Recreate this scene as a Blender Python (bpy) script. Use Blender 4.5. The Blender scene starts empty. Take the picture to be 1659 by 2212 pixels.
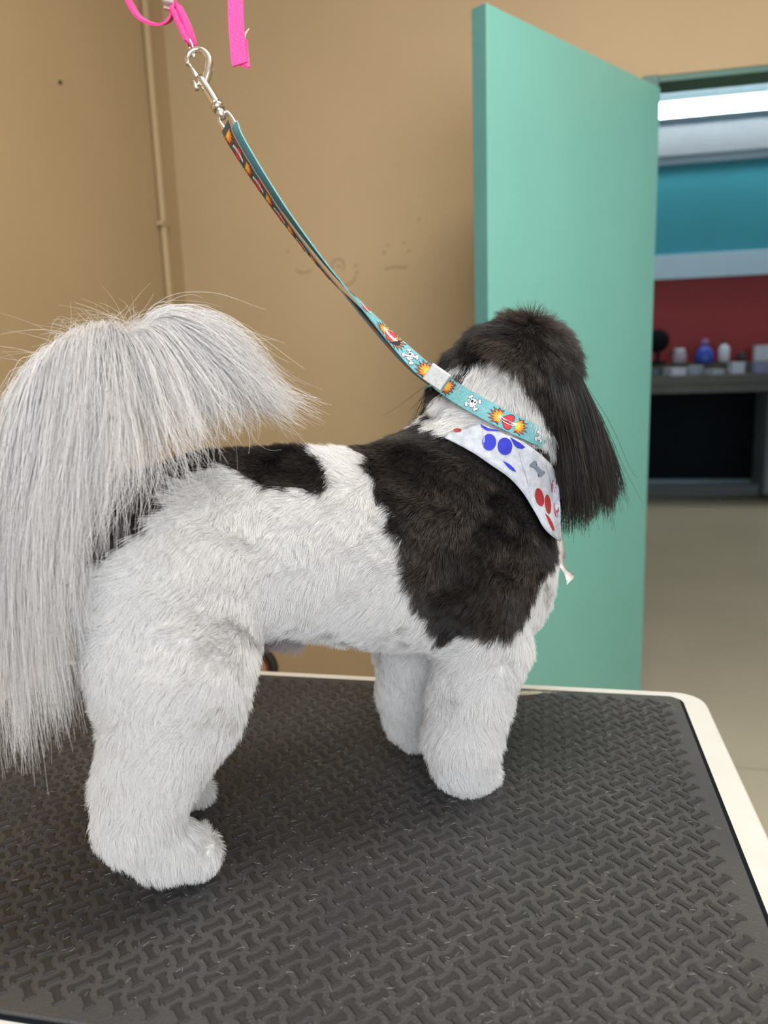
import bpy, bmesh, math, random
import numpy as np
from mathutils import Matrix, Vector, kdtree
from mathutils.geometry import tessellate_polygon

scene = bpy.context.scene
COL = scene.collection
rng = np.random.default_rng(7)
random.seed(7)

# ------------------------------------------------------------------ camera
IW, IH, F = 1659, 2212, 1661.0
def nrm(v):
    v = np.asarray(v, float)
    return v / np.linalg.norm(v)
_down = nrm((290, 8394, F)); _up = -_down
_fw = np.array([0, 0, 1.0])
_Y = nrm(_fw - _down * _fw.dot(_down)); _X = np.cross(_Y, _up)
RC = np.stack([_X, _Y, _up])                 # world = RC @ (right, down, forward)
CAM = np.array([0, 0, 1.25])
cd = bpy.data.cameras.new('camera'); cam = bpy.data.objects.new('camera', cd); COL.objects.link(cam)
cd.sensor_fit = 'VERTICAL'; cd.sensor_height = 24; cd.lens = F / IH * 24
cd.clip_start = 0.02
mx = Matrix.Identity(4)
for i in range(3):
    mx[i][0] = RC[i, 0]; mx[i][1] = -RC[i, 1]; mx[i][2] = -RC[i, 2]; mx[i][3] = CAM[i]
cam.matrix_world = mx
cd.dof.use_dof = True; cd.dof.focus_distance = 0.67; cd.dof.aperture_fstop = 3.5
scene.camera = cam

# ------------------------------------------------------------------ light and exposure
scene.view_settings.view_transform = 'Standard'; scene.view_settings.look = 'None'
scene.view_settings.gamma = 1.0; scene.view_settings.use_curve_mapping = False
scene.view_settings.exposure = 0.17
scene.cycles.use_light_tree = False; scene.cycles.max_bounces = 6; scene.cycles.diffuse_bounces = 4; scene.cycles.glossy_bounces = 2; scene.cycles.transmission_bounces = 3
wd = bpy.data.worlds.new('sky'); scene.world = wd; wd.use_nodes = True
bg = wd.node_tree.nodes['Background']; bg.inputs[0].default_value = (0.62, 0.78, 1.0, 1); bg.inputs[1].default_value = 1.2
wd.cycles.sampling_method = 'NONE'

ANG = math.radians(-12)                       # the room's and the table's heading
TA = np.array([math.cos(ANG), math.sin(ANG), 0]); NB = np.array([-math.sin(ANG), math.cos(ANG), 0])
def room(a, b, z): return TA * a + NB * b + np.array([0, 0, z])
ROOM_M = Matrix.Rotation(ANG, 4, 'Z')
AC, BW, ZC = -1.266, 2.66, 3.1                # corner, doorway wall, ceiling
BBACK, ARIGHT = -1.5, 2.3

def area(name, loc, target, sx, sy, power, colour):
    l = bpy.data.lights.new(name, 'AREA'); l.shape = 'RECTANGLE'; l.size = sx; l.size_y = sy
    l.energy = power; l.color = colour
    o = bpy.data.objects.new(name, l); COL.objects.link(o)
    o.location = loc; d = Vector(target) - Vector(loc)
    o.rotation_euler = d.to_track_quat('-Z', 'Y').to_euler()
    return o
area('window_daylight', room(0.75, BBACK + 0.1, 1.75), room(0.1, 1.2, 1.0), 2.6, 1.7, 78, (0.90, 0.95, 1.0))
area('ceiling_light_glow', room(0.35, 0.75, ZC - 0.14), room(0.35, 0.75, 0), 1.2, 0.5, 40, (1.0, 0.94, 0.85))

# ------------------------------------------------------------------ materials
def newmat(name):
    m = bpy.data.materials.new(name); m.use_nodes = True
    return m, m.node_tree.nodes, m.node_tree.links, m.node_tree.nodes['Principled BSDF']
MATS = {}
def mat(name, col, rough=0.6, metal=0.0, spec=0.5, var=0.0, scale=8.0, bump=0.0, bscale=60.0, emit=None, col2=None, sheen=0.0):
    if name in MATS: return MATS[name]
    m, N, L, P = newmat(name)
    P.inputs['Base Color'].default_value = (*col, 1); P.inputs['Roughness'].default_value = rough
    P.inputs['Metallic'].default_value = metal; P.inputs['Specular IOR Level'].default_value = spec
    if sheen: P.inputs['Sheen Weight'].default_value = sheen
    tc = N.new('ShaderNodeTexCoord')
    if var or col2:
        no = N.new('ShaderNodeTexNoise'); no.inputs['Scale'].default_value = scale; no.inputs['Detail'].default_value = 5
        L.new(tc.outputs['Object'], no.inputs['Vector'])
        mixn = N.new('ShaderNodeMix'); mixn.data_type = 'RGBA'
        c2 = col2 if col2 else tuple(c * (1 - var) for c in col)
        mixn.inputs['A'].default_value = (*col, 1); mixn.inputs['B'].default_value = (*c2, 1)
        rp = N.new('ShaderNodeMapRange'); rp.inputs['From Min'].default_value = 0.35; rp.inputs['From Max'].default_value = 0.65
        L.new(no.outputs['Fac'], rp.inputs['Value']); L.new(rp.outputs['Result'], mixn.inputs['Factor'])
        L.new(mixn.outputs['Result'], P.inputs['Base Color'])
    if bump:
        nb = N.new('ShaderNodeTexNoise'); nb.inputs['Scale'].default_value = bscale; nb.inputs['Detail'].default_value = 4
        L.new(tc.outputs['Object'], nb.inputs['Vector'])
        b = N.new('ShaderNodeBump'); b.inputs['Strength'].default_value = bump; b.inputs['Distance'].default_value = 0.002
        L.new(nb.outputs['Fac'], b.inputs['Height']); L.new(b.outputs['Normal'], P.inputs['Normal'])
    if emit:
        P.inputs['Emission Color'].default_value = (*emit[0], 1); P.inputs['Emission Strength'].default_value = emit[1]
    MATS[name] = m
    return m

M_WALL = mat('tan_wall_paint', (0.44, 0.318, 0.178), 0.55, spec=0.35, var=0.06, scale=2.0, bump=0.15, bscale=180)
M_CEIL = mat('ceiling_paint', (0.72, 0.68, 0.60), 0.8, var=0.05)
M_FLOOR = mat('beige_floor', (0.47, 0.39, 0.26), 0.32, var=0.12, scale=1.5)
M_DOOR = mat('mint_door_paint', (0.20, 0.51, 0.45), 0.38, spec=0.45, var=0.05, scale=3)
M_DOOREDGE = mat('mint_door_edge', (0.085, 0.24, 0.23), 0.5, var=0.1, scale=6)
M_FRAME = mat('dark_green_frame', (0.07, 0.17, 0.14), 0.5, var=0.1)
M_TEAL = mat('teal_wall_paint', (0.035, 0.30, 0.37), 0.6, var=0.08, scale=2)
M_RED = mat('red_wall_paint', (0.30, 0.018, 0.016), 0.6, var=0.08, scale=2)
M_PALE = mat('pale_blue_trim', (0.50, 0.66, 0.75), 0.5, var=0.04)
M_SOFFIT = mat('shaded_grey_soffit', (0.30, 0.33, 0.35), 0.4, var=0.05)  # grey puts the shade on the soffit face into its colour
M_BLACK = mat('black_paint', (0.004, 0.007, 0.010), 0.85, spec=0.15, var=0.2)
M_COUNTER = mat('dark_counter', (0.10, 0.095, 0.075), 0.5, var=0.25, scale=5)
M_STEEL = mat('brushed_steel', (0.72, 0.70, 0.66), 0.28, metal=1.0, var=0.06, scale=40)
M_CHROME = mat('nickel_plate', (0.78, 0.74, 0.68), 0.2, metal=1.0, var=0.1, scale=60)
M_RIM = mat('white_laminate', (0.60, 0.59, 0.55), 0.4, var=0.05, scale=30)
M_MAT = mat('black_rubber_mat', (0.056, 0.053, 0.051), 0.46, spec=0.5, col2=(0.034, 0.034, 0.038), scale=6, bump=0.35, bscale=420)
M_BONE = mat('rubber_bone', (0.024, 0.022, 0.023), 0.50, spec=0.5, var=0.35, scale=25, bump=0.25, bscale=500)
M_PINK = mat('hot_pink_webbing', (0.90, 0.045, 0.27), 0.6, var=0.08, scale=120, bump=0.6, bscale=700)
M_DARKMETAL = mat('painted_metal', (0.05, 0.05, 0.055), 0.45, var=0.1)

# ------------------------------------------------------------------ object helpers
def tag(o, label, cat, group=None, kind=None):
    o['label'] = label; o['category'] = cat
    if group: o['group'] = group
    if kind: o['kind'] = kind
    return o
def empty(name, loc=(0, 0, 0), rz=0.0):
    o = bpy.data.objects.new(name, None); COL.objects.link(o)
    o.location = loc; o.rotation_euler = (0, 0, rz); o.empty_display_size = 0.05
    return o
def link(name, me, m=None, parent=None, smooth=False):
    o = bpy.data.objects.new(name, me); COL.objects.link(o)
    if m is not None and not me.materials: me.materials.append(m)
    if smooth:
        me.polygons.foreach_set('use_smooth', [True] * len(me.polygons))
    if parent is not None:
        o.parent = parent
    return o
def bmobj(name, bm, m, parent=None, smooth=False):
    bmesh.ops.recalc_face_normals(bm, faces=bm.faces)
    me = bpy.data.meshes.new(name); bm.to_mesh(me); bm.free()
    return link(name, me, m, parent, smooth)
def pyobj(name, vs, fs, m, parent=None, smooth=False):
    me = bpy.data.meshes.new(name); me.from_pydata([tuple(map(float, v)) for v in vs], [], [tuple(map(int, f)) for f in fs]); me.update()
    return link(name, me, m, parent, smooth)
def add_box(bm, lo, hi, bev=0.0, M=None):
    r = bmesh.ops.create_cube(bm, size=1.0)
    for v in r['verts']:
        v.co = Vector([(lo[i] + hi[i]) / 2 + v.co[i] * (hi[i] - lo[i]) for i in range(3)])
    if bev:
        es = list({e for v in r['verts'] for e in v.link_edges})
        rr = bmesh.ops.bevel(bm, geom=es, offset=bev, segments=2, affect='EDGES', profile=0.5)
    if M is not None:
        vs = r['verts'] if not bev else rr['verts']
        bmesh.ops.transform(bm, matrix=M, verts=list({v for v in vs if v.is_valid}))
def box(name, lo, hi, m, parent=None, bev=0.0, M=None):
    bm = bmesh.new(); add_box(bm, lo, hi, bev)
    if M is not None: bmesh.ops.transform(bm, matrix=M, verts=bm.verts)
    return bmobj(name, bm, m, parent)
def rbox(name, lo, hi, m, parent=None, bev=0.0):      # box in the room's own heading
    return box(name, lo, hi, m, parent, bev, ROOM_M)
def catmull(pts, n):
    P = np.asarray(pts, float); P = np.vstack([2 * P[0] - P[1], P, 2 * P[-1] - P[-2]])
    seg = len(P) - 3; out = []
    for t in np.linspace(0, seg - 1e-9, n):
        i = int(t); f = t - i; a, b, c, d = P[i:i + 4]
        out.append(0.5 * ((2 * b) + (c - a) * f + (2 * a - 5 * b + 4 * c - d) * f * f + (3 * b - a - 3 * c + d) * f ** 3))
    return np.array(out)
def tube_data(path, radii, seg=12, closed=False, cap=True):
    P = np.asarray(path, float); n = len(P); radii = np.broadcast_to(np.asarray(radii, float), (n,))
    T = np.gradient(P, axis=0)
    if closed: T = np.roll(P, -1, 0) - np.roll(P, 1, 0)
    T /= np.linalg.norm(T, axis=1)[:, None] + 1e-12
    up = np.array([0, 0, 1.0]) if abs(T[0][2]) < 0.9 else np.array([1.0, 0, 0])
    N = nrm(np.cross(T[0], up)); vs = []
    for i in range(n):
        N = nrm(N - T[i] * N.dot(T[i])); B = np.cross(T[i], N)
        for k in range(seg):
            a = 2 * math.pi * k / seg
            vs.append(P[i] + radii[i] * (math.cos(a) * N + math.sin(a) * B))
    fs = []
    for i in range(n if closed else n - 1):
        j = (i + 1) % n
        for k in range(seg):
            l = (k + 1) % seg
            fs.append((i * seg + k, i * seg + l, j * seg + l, j * seg + k))
    if cap and not closed:
        fs.append(tuple(range(seg))[::-1]); fs.append(tuple((n - 1) * seg + k for k in range(seg)))
    return vs, fs
def tube(name, path, radii, m, parent=None, seg=12, closed=False):
    vs, fs = tube_data(path, radii, seg, closed)
    return pyobj(name, vs, fs, m, parent, True)
def ribbon_data(pts, wvec, half, thick, nvec=None):
    """solid strip: centre points, width unit vectors"""
    P = np.asarray(pts, float); Wv = np.asarray(wvec, float); n = len(P)
    T = np.gradient(P, axis=0); T /= np.linalg.norm(T, axis=1)[:, None] + 1e-12
    Nn = np.cross(T, Wv); Nn /= np.linalg.norm(Nn, axis=1)[:, None] + 1e-12
    vs = []
    hs = np.broadcast_to(np.asarray(half, float), (n,))
    for i in range(n):
        for s, q in ((-1, -1), (1, -1), (1, 1), (-1, 1)):
            vs.append(P[i] + s * hs[i] * Wv[i] + q * thick / 2 * Nn[i])
    fs = []
    for i in range(n - 1):
        for k in range(4):
            l = (k + 1) % 4
            fs.append((i * 4 + k, i * 4 + l, (i + 1) * 4 + l, (i + 1) * 4 + k))
    fs.append((3, 2, 1, 0)); fs.append(tuple((n - 1) * 4 + k for k in range(4)))
    return vs, fs
def lathe(name, prof, loc, m, parent=None, seg=20, M=None):
    vs, fs = [], []
    for r, z in prof:
        for k in range(seg):
            a = 2 * math.pi * k / seg; vs.append((loc[0] + r * math.cos(a), loc[1] + r * math.sin(a), loc[2] + z))
    n = len(prof)
    for i in range(n - 1):
        for k in range(seg):
            l = (k + 1) % seg; fs.append((i * seg + k, i * seg + l, (i + 1) * seg + l, (i + 1) * seg + k))
    fs.append(tuple(range(seg))[::-1]); fs.append(tuple((n - 1) * seg + k for k in range(seg)))
    return pyobj(name, vs, fs, m, parent, True)

def ray(px, py):
    d = np.stack([(np.asarray(px, float) - IW / 2) / F, (np.asarray(py, float) - IH / 2) / F, np.ones_like(np.asarray(px, float))], -1)
    d = d @ RC.T
    return d / np.linalg.norm(d, axis=-1, keepdims=True)
def depth(p): return (np.asarray(p) - CAM) @ RC[:, 2]

# ------------------------------------------------------------------ room shell
def struct(o): o['kind'] = 'structure'; return o
struct(rbox('floor', (AC - 2.0, BBACK - 0.2, -0.1), (6.5, 7.6, 0.0), M_FLOOR))
fl = bpy.data.objects['floor']
rbox('tile_joint', (0.2, 2.30, 0.0), (2.3, 2.304, 0.0006), mat('floor_joint', (0.30, 0.24, 0.16), 0.6), fl)
struct(rbox('ceiling', (AC - 0.1, BBACK - 0.1, ZC), (ARIGHT + 0.1, BW + 0.12, ZC + 0.1), M_CEIL))
struct(rbox('wall_left', (AC - 0.1, BBACK, 0), (AC, BW + 0.12, ZC), M_WALL))
# doorway wall, with the opening for the door
DL, DR, DT = 0.335, 1.26, 2.035
bm = bmesh.new()
add_box(bm, (AC, BW, 0), (DL - 0.05, BW + 0.12, ZC)); add_box(bm, (DR + 0.05, BW, 0), (ARIGHT, BW + 0.12, ZC))
add_box(bm, (DL - 0.05, BW, DT + 0.03), (DR + 0.05, BW + 0.12, ZC))
bmesh.ops.transform(bm, matrix=ROOM_M, verts=bm.verts)
wb = struct(bmobj('wall_back', bm, M_WALL))
struct(rbox('wall_right', (ARIGHT, BBACK, 0), (ARIGHT + 0.1, BW + 0.12, ZC), M_WALL))
bm = bmesh.new()                               # the wall behind the camera, with a wide window
add_box(bm, (AC, BBACK - 0.1, 0), (-0.58, BBACK, ZC)); add_box(bm, (2.08, BBACK - 0.1, 0), (ARIGHT, BBACK, ZC))
add_box(bm, (-0.58, BBACK - 0.1, 0), (2.08, BBACK, 0.85)); add_box(bm, (-0.58, BBACK - 0.1, 2.65), (2.08, BBACK, ZC))
bmesh.ops.transform(bm, matrix=ROOM_M, verts=bm.verts)
struct(bmobj('wall_front', bm, M_WALL))
bm = bmesh.new()
for a0 in (-0.58, 0.28, 1.15, 2.03): add_box(bm, (a0, BBACK - 0.07, 0.85), (a0 + 0.05, BBACK - 0.03, 2.65))
add_box(bm, (-0.58, BBACK - 0.07, 0.85), (2.08, BBACK - 0.03, 0.90)); add_box(bm, (-0.58, BBACK - 0.07, 2.60), (2.08, BBACK - 0.03, 2.65))
bmesh.ops.transform(bm, matrix=ROOM_M, verts=bm.verts)
struct(bmobj('window_1', bm, M_RIM))
# door frame
bm = bmesh.new()
add_box(bm, (DL - 0.05, BW - 0.012, 0), (DL - 0.004, BW + 0.13, DT + 0.03), 0.003)
add_box(bm, (DR, BW - 0.012, 0), (DR + 0.05, BW + 0.13, DT + 0.03), 0.003)
add_box(bm, (DL - 0.05, BW + 0.002, DT + 0.012), (DR + 0.05, BW + 0.118, DT + 0.03), 0.002)
bmesh.ops.transform(bm, matrix=ROOM_M, verts=bm.verts)
struct(bmobj('trim_1', bm, M_FRAME))
# door leaf: hinge edge at the jamb, leading edge swung towards the room
hx = room(0.336, 2.650, 0)[:2]; nx = room(-0.135, 1.925, 0)[:2]
dv = nx - hx; DWID = float(np.linalg.norm(dv)); dang = math.atan2(dv[1], dv[0])
droot = empty('door_1', (hx[0], hx[1], 0.012), dang); struct(droot)
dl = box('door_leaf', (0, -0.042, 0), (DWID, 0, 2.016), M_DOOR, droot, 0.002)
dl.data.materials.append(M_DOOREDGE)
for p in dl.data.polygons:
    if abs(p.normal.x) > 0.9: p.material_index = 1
for z in (0.22, 1.0, 1.8):
    tube('hinge', [(0.0, -0.045, z), (0.0, -0.045, z + 0.1)], 0.005, M_DOOR, droot, 10)
for s, q in ((1, 0.0), (-1, -0.042)):
    vs, fs = tube_data([(DWID - 0.07, q, 0.98), (DWID - 0.07, q + s * 0.03, 0.98), (DWID - 0.07, q + s * 0.045, 0.98), (DWID - 0.07, q + s * 0.065, 0.98)], [0.012, 0.012, 0.027, 0.02], 16)
    pyobj('door_knob', vs, fs, M_STEEL, droot, True)
# conduit in the corner
cr = empty('wall_conduit', room(AC + 0.013, 2.508, 0)); tag(cr, 'thin tan painted conduit running down the left wall by the corner', 'pipe')
tube('pipe', [(0, 0, 0.02), (0, 0, 1.2), (0, 0, 2.2), (0, 0, ZC - 0.02)], 0.0115, M_WALL, cr, 14)
for z in (0.6, 1.72, 2.75):
    bm = bmesh.new(); add_box(bm, (-0.013, -0.028, z - 0.008), (0.013, 0.028, z + 0.008), 0.003)
    o = bmobj('pipe_clamp', bm, M_WALL, cr); o.rotation_euler = (0, 0, ANG)
lw = bpy.data.objects['wall_left']
vs, fs = tube_data([room(AC - 0.002, 2.006, 2.0), room(AC + 0.006, 2.006, 2.0)], [0.003, 0.0045], 8)
pyobj('nail', vs, fs, M_BLACK, lw, True)
rbox('corner_bead', (AC, BW - 0.10, 0.1), (AC + 0.006, BW - 0.094, ZC - 0.02), M_WALL, lw)
# faint pencil faces on the back wall
M_PENCIL = mat('pencil_smudge', (0.23, 0.14, 0.07), 0.8, var=0.3, scale=60)
def stroke(px, w=0.0022):
    pts = []
    for x, y in px:
        d = ray(x, y); t = (BW - 0.0012 - CAM @ NB) / (d @ NB); pts.append(CAM + t * d)
    if len(pts) == 1:
        p = pts[0]; pts = [p - TA * w * 0.7, p, p + TA * w * 0.7]
    P = catmull(pts, max(3, len(pts) * 4)) if len(pts) > 2 else np.array(pts)
    T = np.gradient(P, axis=0); T /= np.linalg.norm(T, axis=1)[:, None]
    v, f = ribbon_data(P, np.cross(T, NB), w / 2, 0.0008)
    pyobj('pencil_mark', v, f, M_PENCIL, wb)
for s in ([(621, 543)], [(655, 539)], [(640, 582), (645, 587), (655, 589), (668, 586), (674, 582)], [(732, 576)], [(768, 574)], [(771, 588)],
          [(718, 580), (718, 567), (728, 560), (740, 563), (744, 574), (739, 583)], [(770, 595), (764, 607), (752, 615), (738, 618)], [(838, 529)], [(873, 525)], [(883, 542)], [(830, 545)],
          [(831, 580), (842, 579), (855, 576), (868, 578), (880, 575)], [(904, 474)]):
    stroke(s, 0.005 if len(s) == 1 else 0.0024)

# ------------------------------------------------------------------ the room beyond the door
FB = 7.3
fw = struct(rbox('wall_far', (-1.5, FB, 0), (6.0, FB + 0.1, 3.6), M_PALE))
rbox('red_paint_panel', (-1.5, FB - 0.012, 0.9), (6.0, FB, 1.85), M_RED, fw)
rbox('white_rail', (-1.5, FB - 0.05, 1.848), (6.0, FB, 2.05), M_PALE, fw, 0.004)
rbox('teal_paint_panel', (-1.5, FB - 0.012, 2.05), (6.0, FB, 2.775), M_TEAL, fw)
rbox('soffit_rail', (-1.5, FB - 0.05, 2.775), (6.0, FB, 2.835), M_PALE, fw, 0.004)
rbox('soffit_board', (-1.5, FB - 0.09, 2.835), (6.0, FB, 3.06), M_SOFFIT, fw)
struct(rbox('ceiling_far', (-1.5, BW + 0.12, 3.5), (6.0, FB + 0.1, 3.6), M_CEIL))
struct(rbox('wall_far_left', (-1.6, BW + 0.12, 0), (-1.5, FB + 0.1, 3.6), M_PALE))
struct(rbox('wall_far_right', (6.0, BW + 0.12, 0), (6.1, FB + 0.1, 3.6), M_PALE))
lr = empty('strip_light', room(1.5, FB - 0.18, 3.15)); lr.rotation_euler = (0, 0, ANG)
tag(lr, 'long glowing white strip light high on the far wall beyond the door', 'light')
box('housing', (-2.6, -0.02, -0.05), (2.6, 0.18, 0.08), M_PALE, lr, 0.01)
tube('lamp_tube', [(-2.5, -0.06, 0.0), (0, -0.06, 0.0), (2.5, -0.06, 0.0)], 0.055, mat('lit_tube', (0.9, 0.95, 1), 0.4, emit=((0.88, 0.96, 1.0), 14.0)), lr, 14)
# counter
ct = empty('work_counter', room(1.5, 7.0, 0)); ct.rotation_euler = (0, 0, ANG); tag(ct, 'long dark work counter against the red wall beyond the door', 'counter')
box('counter_top', (-2.6, -0.32, 0.97), (3.5, 0.28, 1.04), M_COUNTER, ct, 0.006)
box('apron', (-2.6, -0.29, 0.90), (3.5, -0.27, 0.97), M_COUNTER, ct)
box('back_panel', (-2.6, 0.10, 0.13), (3.5, 0.13, 0.97), M_BLACK, ct)
box('kick_rail', (-2.6, -0.28, 0.055), (0.22, -0.22, 0.14), mat('dark_grey_rail', (0.06, 0.07, 0.07), 0.5), ct)
for x in (-2.55, 3.4): box('counter_leg', (x, -0.28, 0), (x + 0.06, 0.2, 0.97), M_BLACK, ct)
box('back_ledge', (-2.6, 0.17, 1.04), (3.5, 0.27, 1.13), mat('olive_ledge', (0.13, 0.11, 0.06), 0.6, var=0.2), ct)
fr = empty('grey_cabinet', room(2.05, 6.72, 0)); fr.rotation_euler = (0, 0, ANG); tag(fr, 'grey metal cabinet under the right end of the far counter', 'cabinet')
M_GREY = mat('grey_enamel', (0.17, 0.19, 0.20), 0.4, var=0.1)
box('body', (-0.30, -0.02, 0.06), (0.30, 0.36, 0.89), M_GREY, fr, 0.01)
box('cabinet_door', (-0.29, -0.045, 0.08), (0.29, -0.022, 0.87), M_GREY, fr, 0.008)
tube('handle', [(-0.24, -0.045, 0.45), (-0.24, -0.08, 0.46), (-0.24, -0.08, 0.64), (-0.24, -0.045, 0.65)], 0.008, M_STEEL, fr, 8)
# things on ledge and counter, found at their column in the photograph
def far_at(px, b):
    d = ray(px, 800); t = (b - CAM @ NB) / (d @ NB); p = CAM + t * d
    return p @ TA
M_GLASSY = mat('white_plastic', (0.62, 0.62, 0.66), 0.4, var=0.06)
def far_thing(name, px, b, z, prof, m, label, cat, capm=None, cap=None):
    a = far_at(px, b); r = empty(name, room(a, b, z)); tag(r, label, cat)
    lathe('body', prof, (0, 0, 0), m, r)
    if cap: lathe('cap', cap, (0, 0, 0), capm, r)
far_thing('fan', 1420, 7.16, 1.131, [(0.07, 0), (0.07, 0.02), (0.015, 0.03), (0.015, 0.10)], M_BLACK, 'small round black fan on the ledge next to the green door', 'fan')
fo = [o for o in bpy.data.objects if o.name == 'fan'][0]
vs, fs = tube_data([(0.0, 0.05, 0.20), (0, -0.045, 0.20)], [0.10, 0.085], 20); o = pyobj('fan_head', vs, fs, M_BLACK, fo, True); o.rotation_euler = (0, 0, ANG)
far_thing('jar', 1466, 7.16, 1.131, [(0.055, 0), (0.062, 0.02), (0.062, 0.08), (0.045, 0.10)], mat('pinkish_plastic', (0.38, 0.30, 0.33), 0.4, var=0.1), 'squat pinkish grey jar on the far ledge', 'jar', M_GLASSY, [(0.048, 0.10), (0.048, 0.125), (0.03, 0.13)])
far_thing('spray_bottle', 1520, 7.16, 1.131, [(0.07, 0), (0.075, 0.02), (0.07, 0.10), (0.025, 0.15)], mat('blue_plastic', (0.03, 0.07, 0.42), 0.3, var=0.1), 'royal blue bottle on the far ledge', 'bottle', mat('lilac_plastic', (0.30, 0.16, 0.34), 0.4, var=0.1), [(0.028, 0.15), (0.03, 0.19), (0.015, 0.20)])
far_thing('lotion_bottle', 1562, 7.16, 1.131, [(0.042, 0), (0.046, 0.02), (0.046, 0.12), (0.018, 0.155)], M_GLASSY, 'slim white bottle on the far ledge', 'bottle', mat('dark_red_cap', (0.12, 0.02, 0.025), 0.5, var=0.1), [(0.02, 0.155), (0.02, 0.18), (0.012, 0.185)])
far_thing('dark_pot', 1600, 7.16, 1.131, [(0.03, 0), (0.035, 0.02), (0.035, 0.08), (0.03, 0.085)], mat('dark_plastic', (0.05, 0.03, 0.03), 0.5, var=0.2), 'dark brown pot between slim bottle and white box', 'pot')
def far_box(name, px, b, z, s, m, label, cat, rz=0.0, lidm=None):
    a = far_at(px, b); r = empty(name, room(a, b, z), ANG + rz); tag(r, label, cat)
    box('body', (-s[0] / 2, -s[1] / 2, 0), (s[0] / 2, s[1] / 2, s[2]), m, r, 0.004)
    box('lid', (-s[0] / 2 - 0.004, -s[1] / 2 - 0.004, s[2]), (s[0] / 2 + 0.004, s[1] / 2 + 0.004, s[2] + 0.012), lidm or m, r, 0.003)
far_box('white_box', 1648, 7.15, 1.131, (0.16, 0.08, 0.12), M_GLASSY, 'pale grey box at the right end of the far ledge', 'box')
far_box('paper_stack', 1457, 6.86, 1.0405, (0.12, 0.22, 0.05), M_GLASSY, 'white stack of papers on the counter below the squat jar', 'papers', 0.2)
far_box('paper_stack', 1503, 6.93, 1.0405, (0.09, 0.2, 0.06), mat('bluish_paper', (0.38, 0.44, 0.50), 0.7, var=0.1), 'bluish stack of papers on the counter below the blue bottle', 'papers', -0.3)
far_box('paper_stack', 1542, 6.80, 1.0405, (0.10, 0.15, 0.03), mat('grey_paper', (0.45, 0.48, 0.50), 0.7, var=0.1), 'flat grey papers at the counter edge below the slim bottle', 'papers', 0.35)
far_box('tissue_box', 1590, 6.92, 1.0405, (0.10, 0.12, 0.08), M_GLASSY, 'white tissue box on the counter below the dark pot', 'box', 0.1)
far_box('tool_case', 1408, 6.9, 1.0405, (0.08, 0.2, 0.05), mat('slate_plastic', (0.10, 0.13, 0.16), 0.5, var=0.1), 'slate coloured case on the counter beside the green door', 'case', 0.1)
far_box('towel_pile', 1645, 6.9, 1.0405, (0.13, 0.22, 0.07), mat('lilac_towel', (0.30, 0.30, 0.45), 0.9, var=0.2), 'lilac towels folded on the counter below the pale box', 'towels', -0.1)
# hose end behind the table
hr = empty('hose_coil', room(-0.62, 1.45, 0)); tag(hr, 'black ring shaped hose peeking over the table edge behind hind leg', 'hose')

# ceiling lamp of the grooming room
cl = empty('ceiling_lamp', room(0.35, 0.75, ZC - 0.13), ANG); tag(cl, 'white ceiling panel lamp above the grooming table', 'lamp')
box('housing', (-0.65, -0.3, 0.03), (0.65, 0.3, 0.13), M_RIM, cl, 0.01)

# ------------------------------------------------------------------ grooming table
TZ = 0.83
tr = empty('grooming_table', room(-0.2, 0.66, 0), ANG); tag(tr, 'grooming table with white rim and black rubber mat of bones', 'table')
TO = np.array([-0.2, 0.66])
A0, A1, B0, B1 = -0.72, 0.196, 0.352, 0.962          # outline in the room's heading
MA0, MA1, MB0, MB1 = -0.69, 0.164, 0.378, 0.940      # mat
def round_rect(x0, x1, y0, y1, r, n=6):
    pts = []
    for cx, cy, s in ((x1 - r, y1 - r, 0), (x0 + r, y1 - r, 1), (x0 + r, y0 + r, 2), (x1 - r, y0 + r, 3)):
        for k in range(n + 1):
            a = (s + k / n) * math.pi / 2; pts.append((cx + r * math.cos(a), cy + r * math.sin(a)))
    return pts
def slab(name, pts, z0, z1, bev, m, parent):
    n = len(pts); c = np.mean(pts, axis=0); P = np.array(pts)
    inn = P + (c - P) / np.linalg.norm(c - P, axis=1)[:, None] * bev
    vs = [(x, y, z0) for x, y in pts] + [(x, y, z1 - bev) for x, y in pts] + [(x, y, z1) for x, y in inn]
    fs = []
    for q in (0, 1):
        for k in range(n):
            l = (k + 1) % n; fs.append((q * n + k, q * n + l, (q + 1) * n + l, (q + 1) * n + k))
    fs.append(tuple(range(n))[::-1]); fs.append(tuple(2 * n + k for k in range(n)))
    return pyobj(name, vs, fs, m, parent)
rel = lambda L: [(x - TO[0], y - TO[1]) for x, y in L]
slab('table_top', rel(round_rect(A0, A1, B0, B1, 0.032)), TZ - 0.033, TZ - 0.004, 0.003, M_RIM, tr)
slab('mat_gap_shade', rel(round_rect(MA0 - 0.004, MA1 + 0.0045, MB0 - 0.003, MB1 + 0.003, 0.014)), TZ - 0.0045, TZ - 0.0028, 0.0005, M_BLACK, tr)  # black slab drawn for the shadowed gap between mat and rim
mo = slab('rubber_mat', rel(round_rect(MA0, MA1, MB0, MB1, 0.012)), TZ - 0.005, TZ, 0.0015, M_MAT, tr)
for sx in (A0 + 0.08, A1 - 0.08):
    for sy in (B0 + 0.08, B1 - 0.08):
        tube('leg', [(sx - TO[0], sy - TO[1], 0.0), (sx - TO[0], sy - TO[1], 0.4), (sx - TO[0], sy - TO[1], TZ - 0.03)], 0.018, M_STEEL, tr, 12)
for sy in (B0 + 0.08, B1 - 0.08):
    tube('stretcher', [(A0 + 0.08 - TO[0], sy - TO[1], 0.25), (0, sy - TO[1], 0.25), (A1 - 0.08 - TO[0], sy - TO[1], 0.25)], 0.012, M_STEEL, tr, 10)
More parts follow.
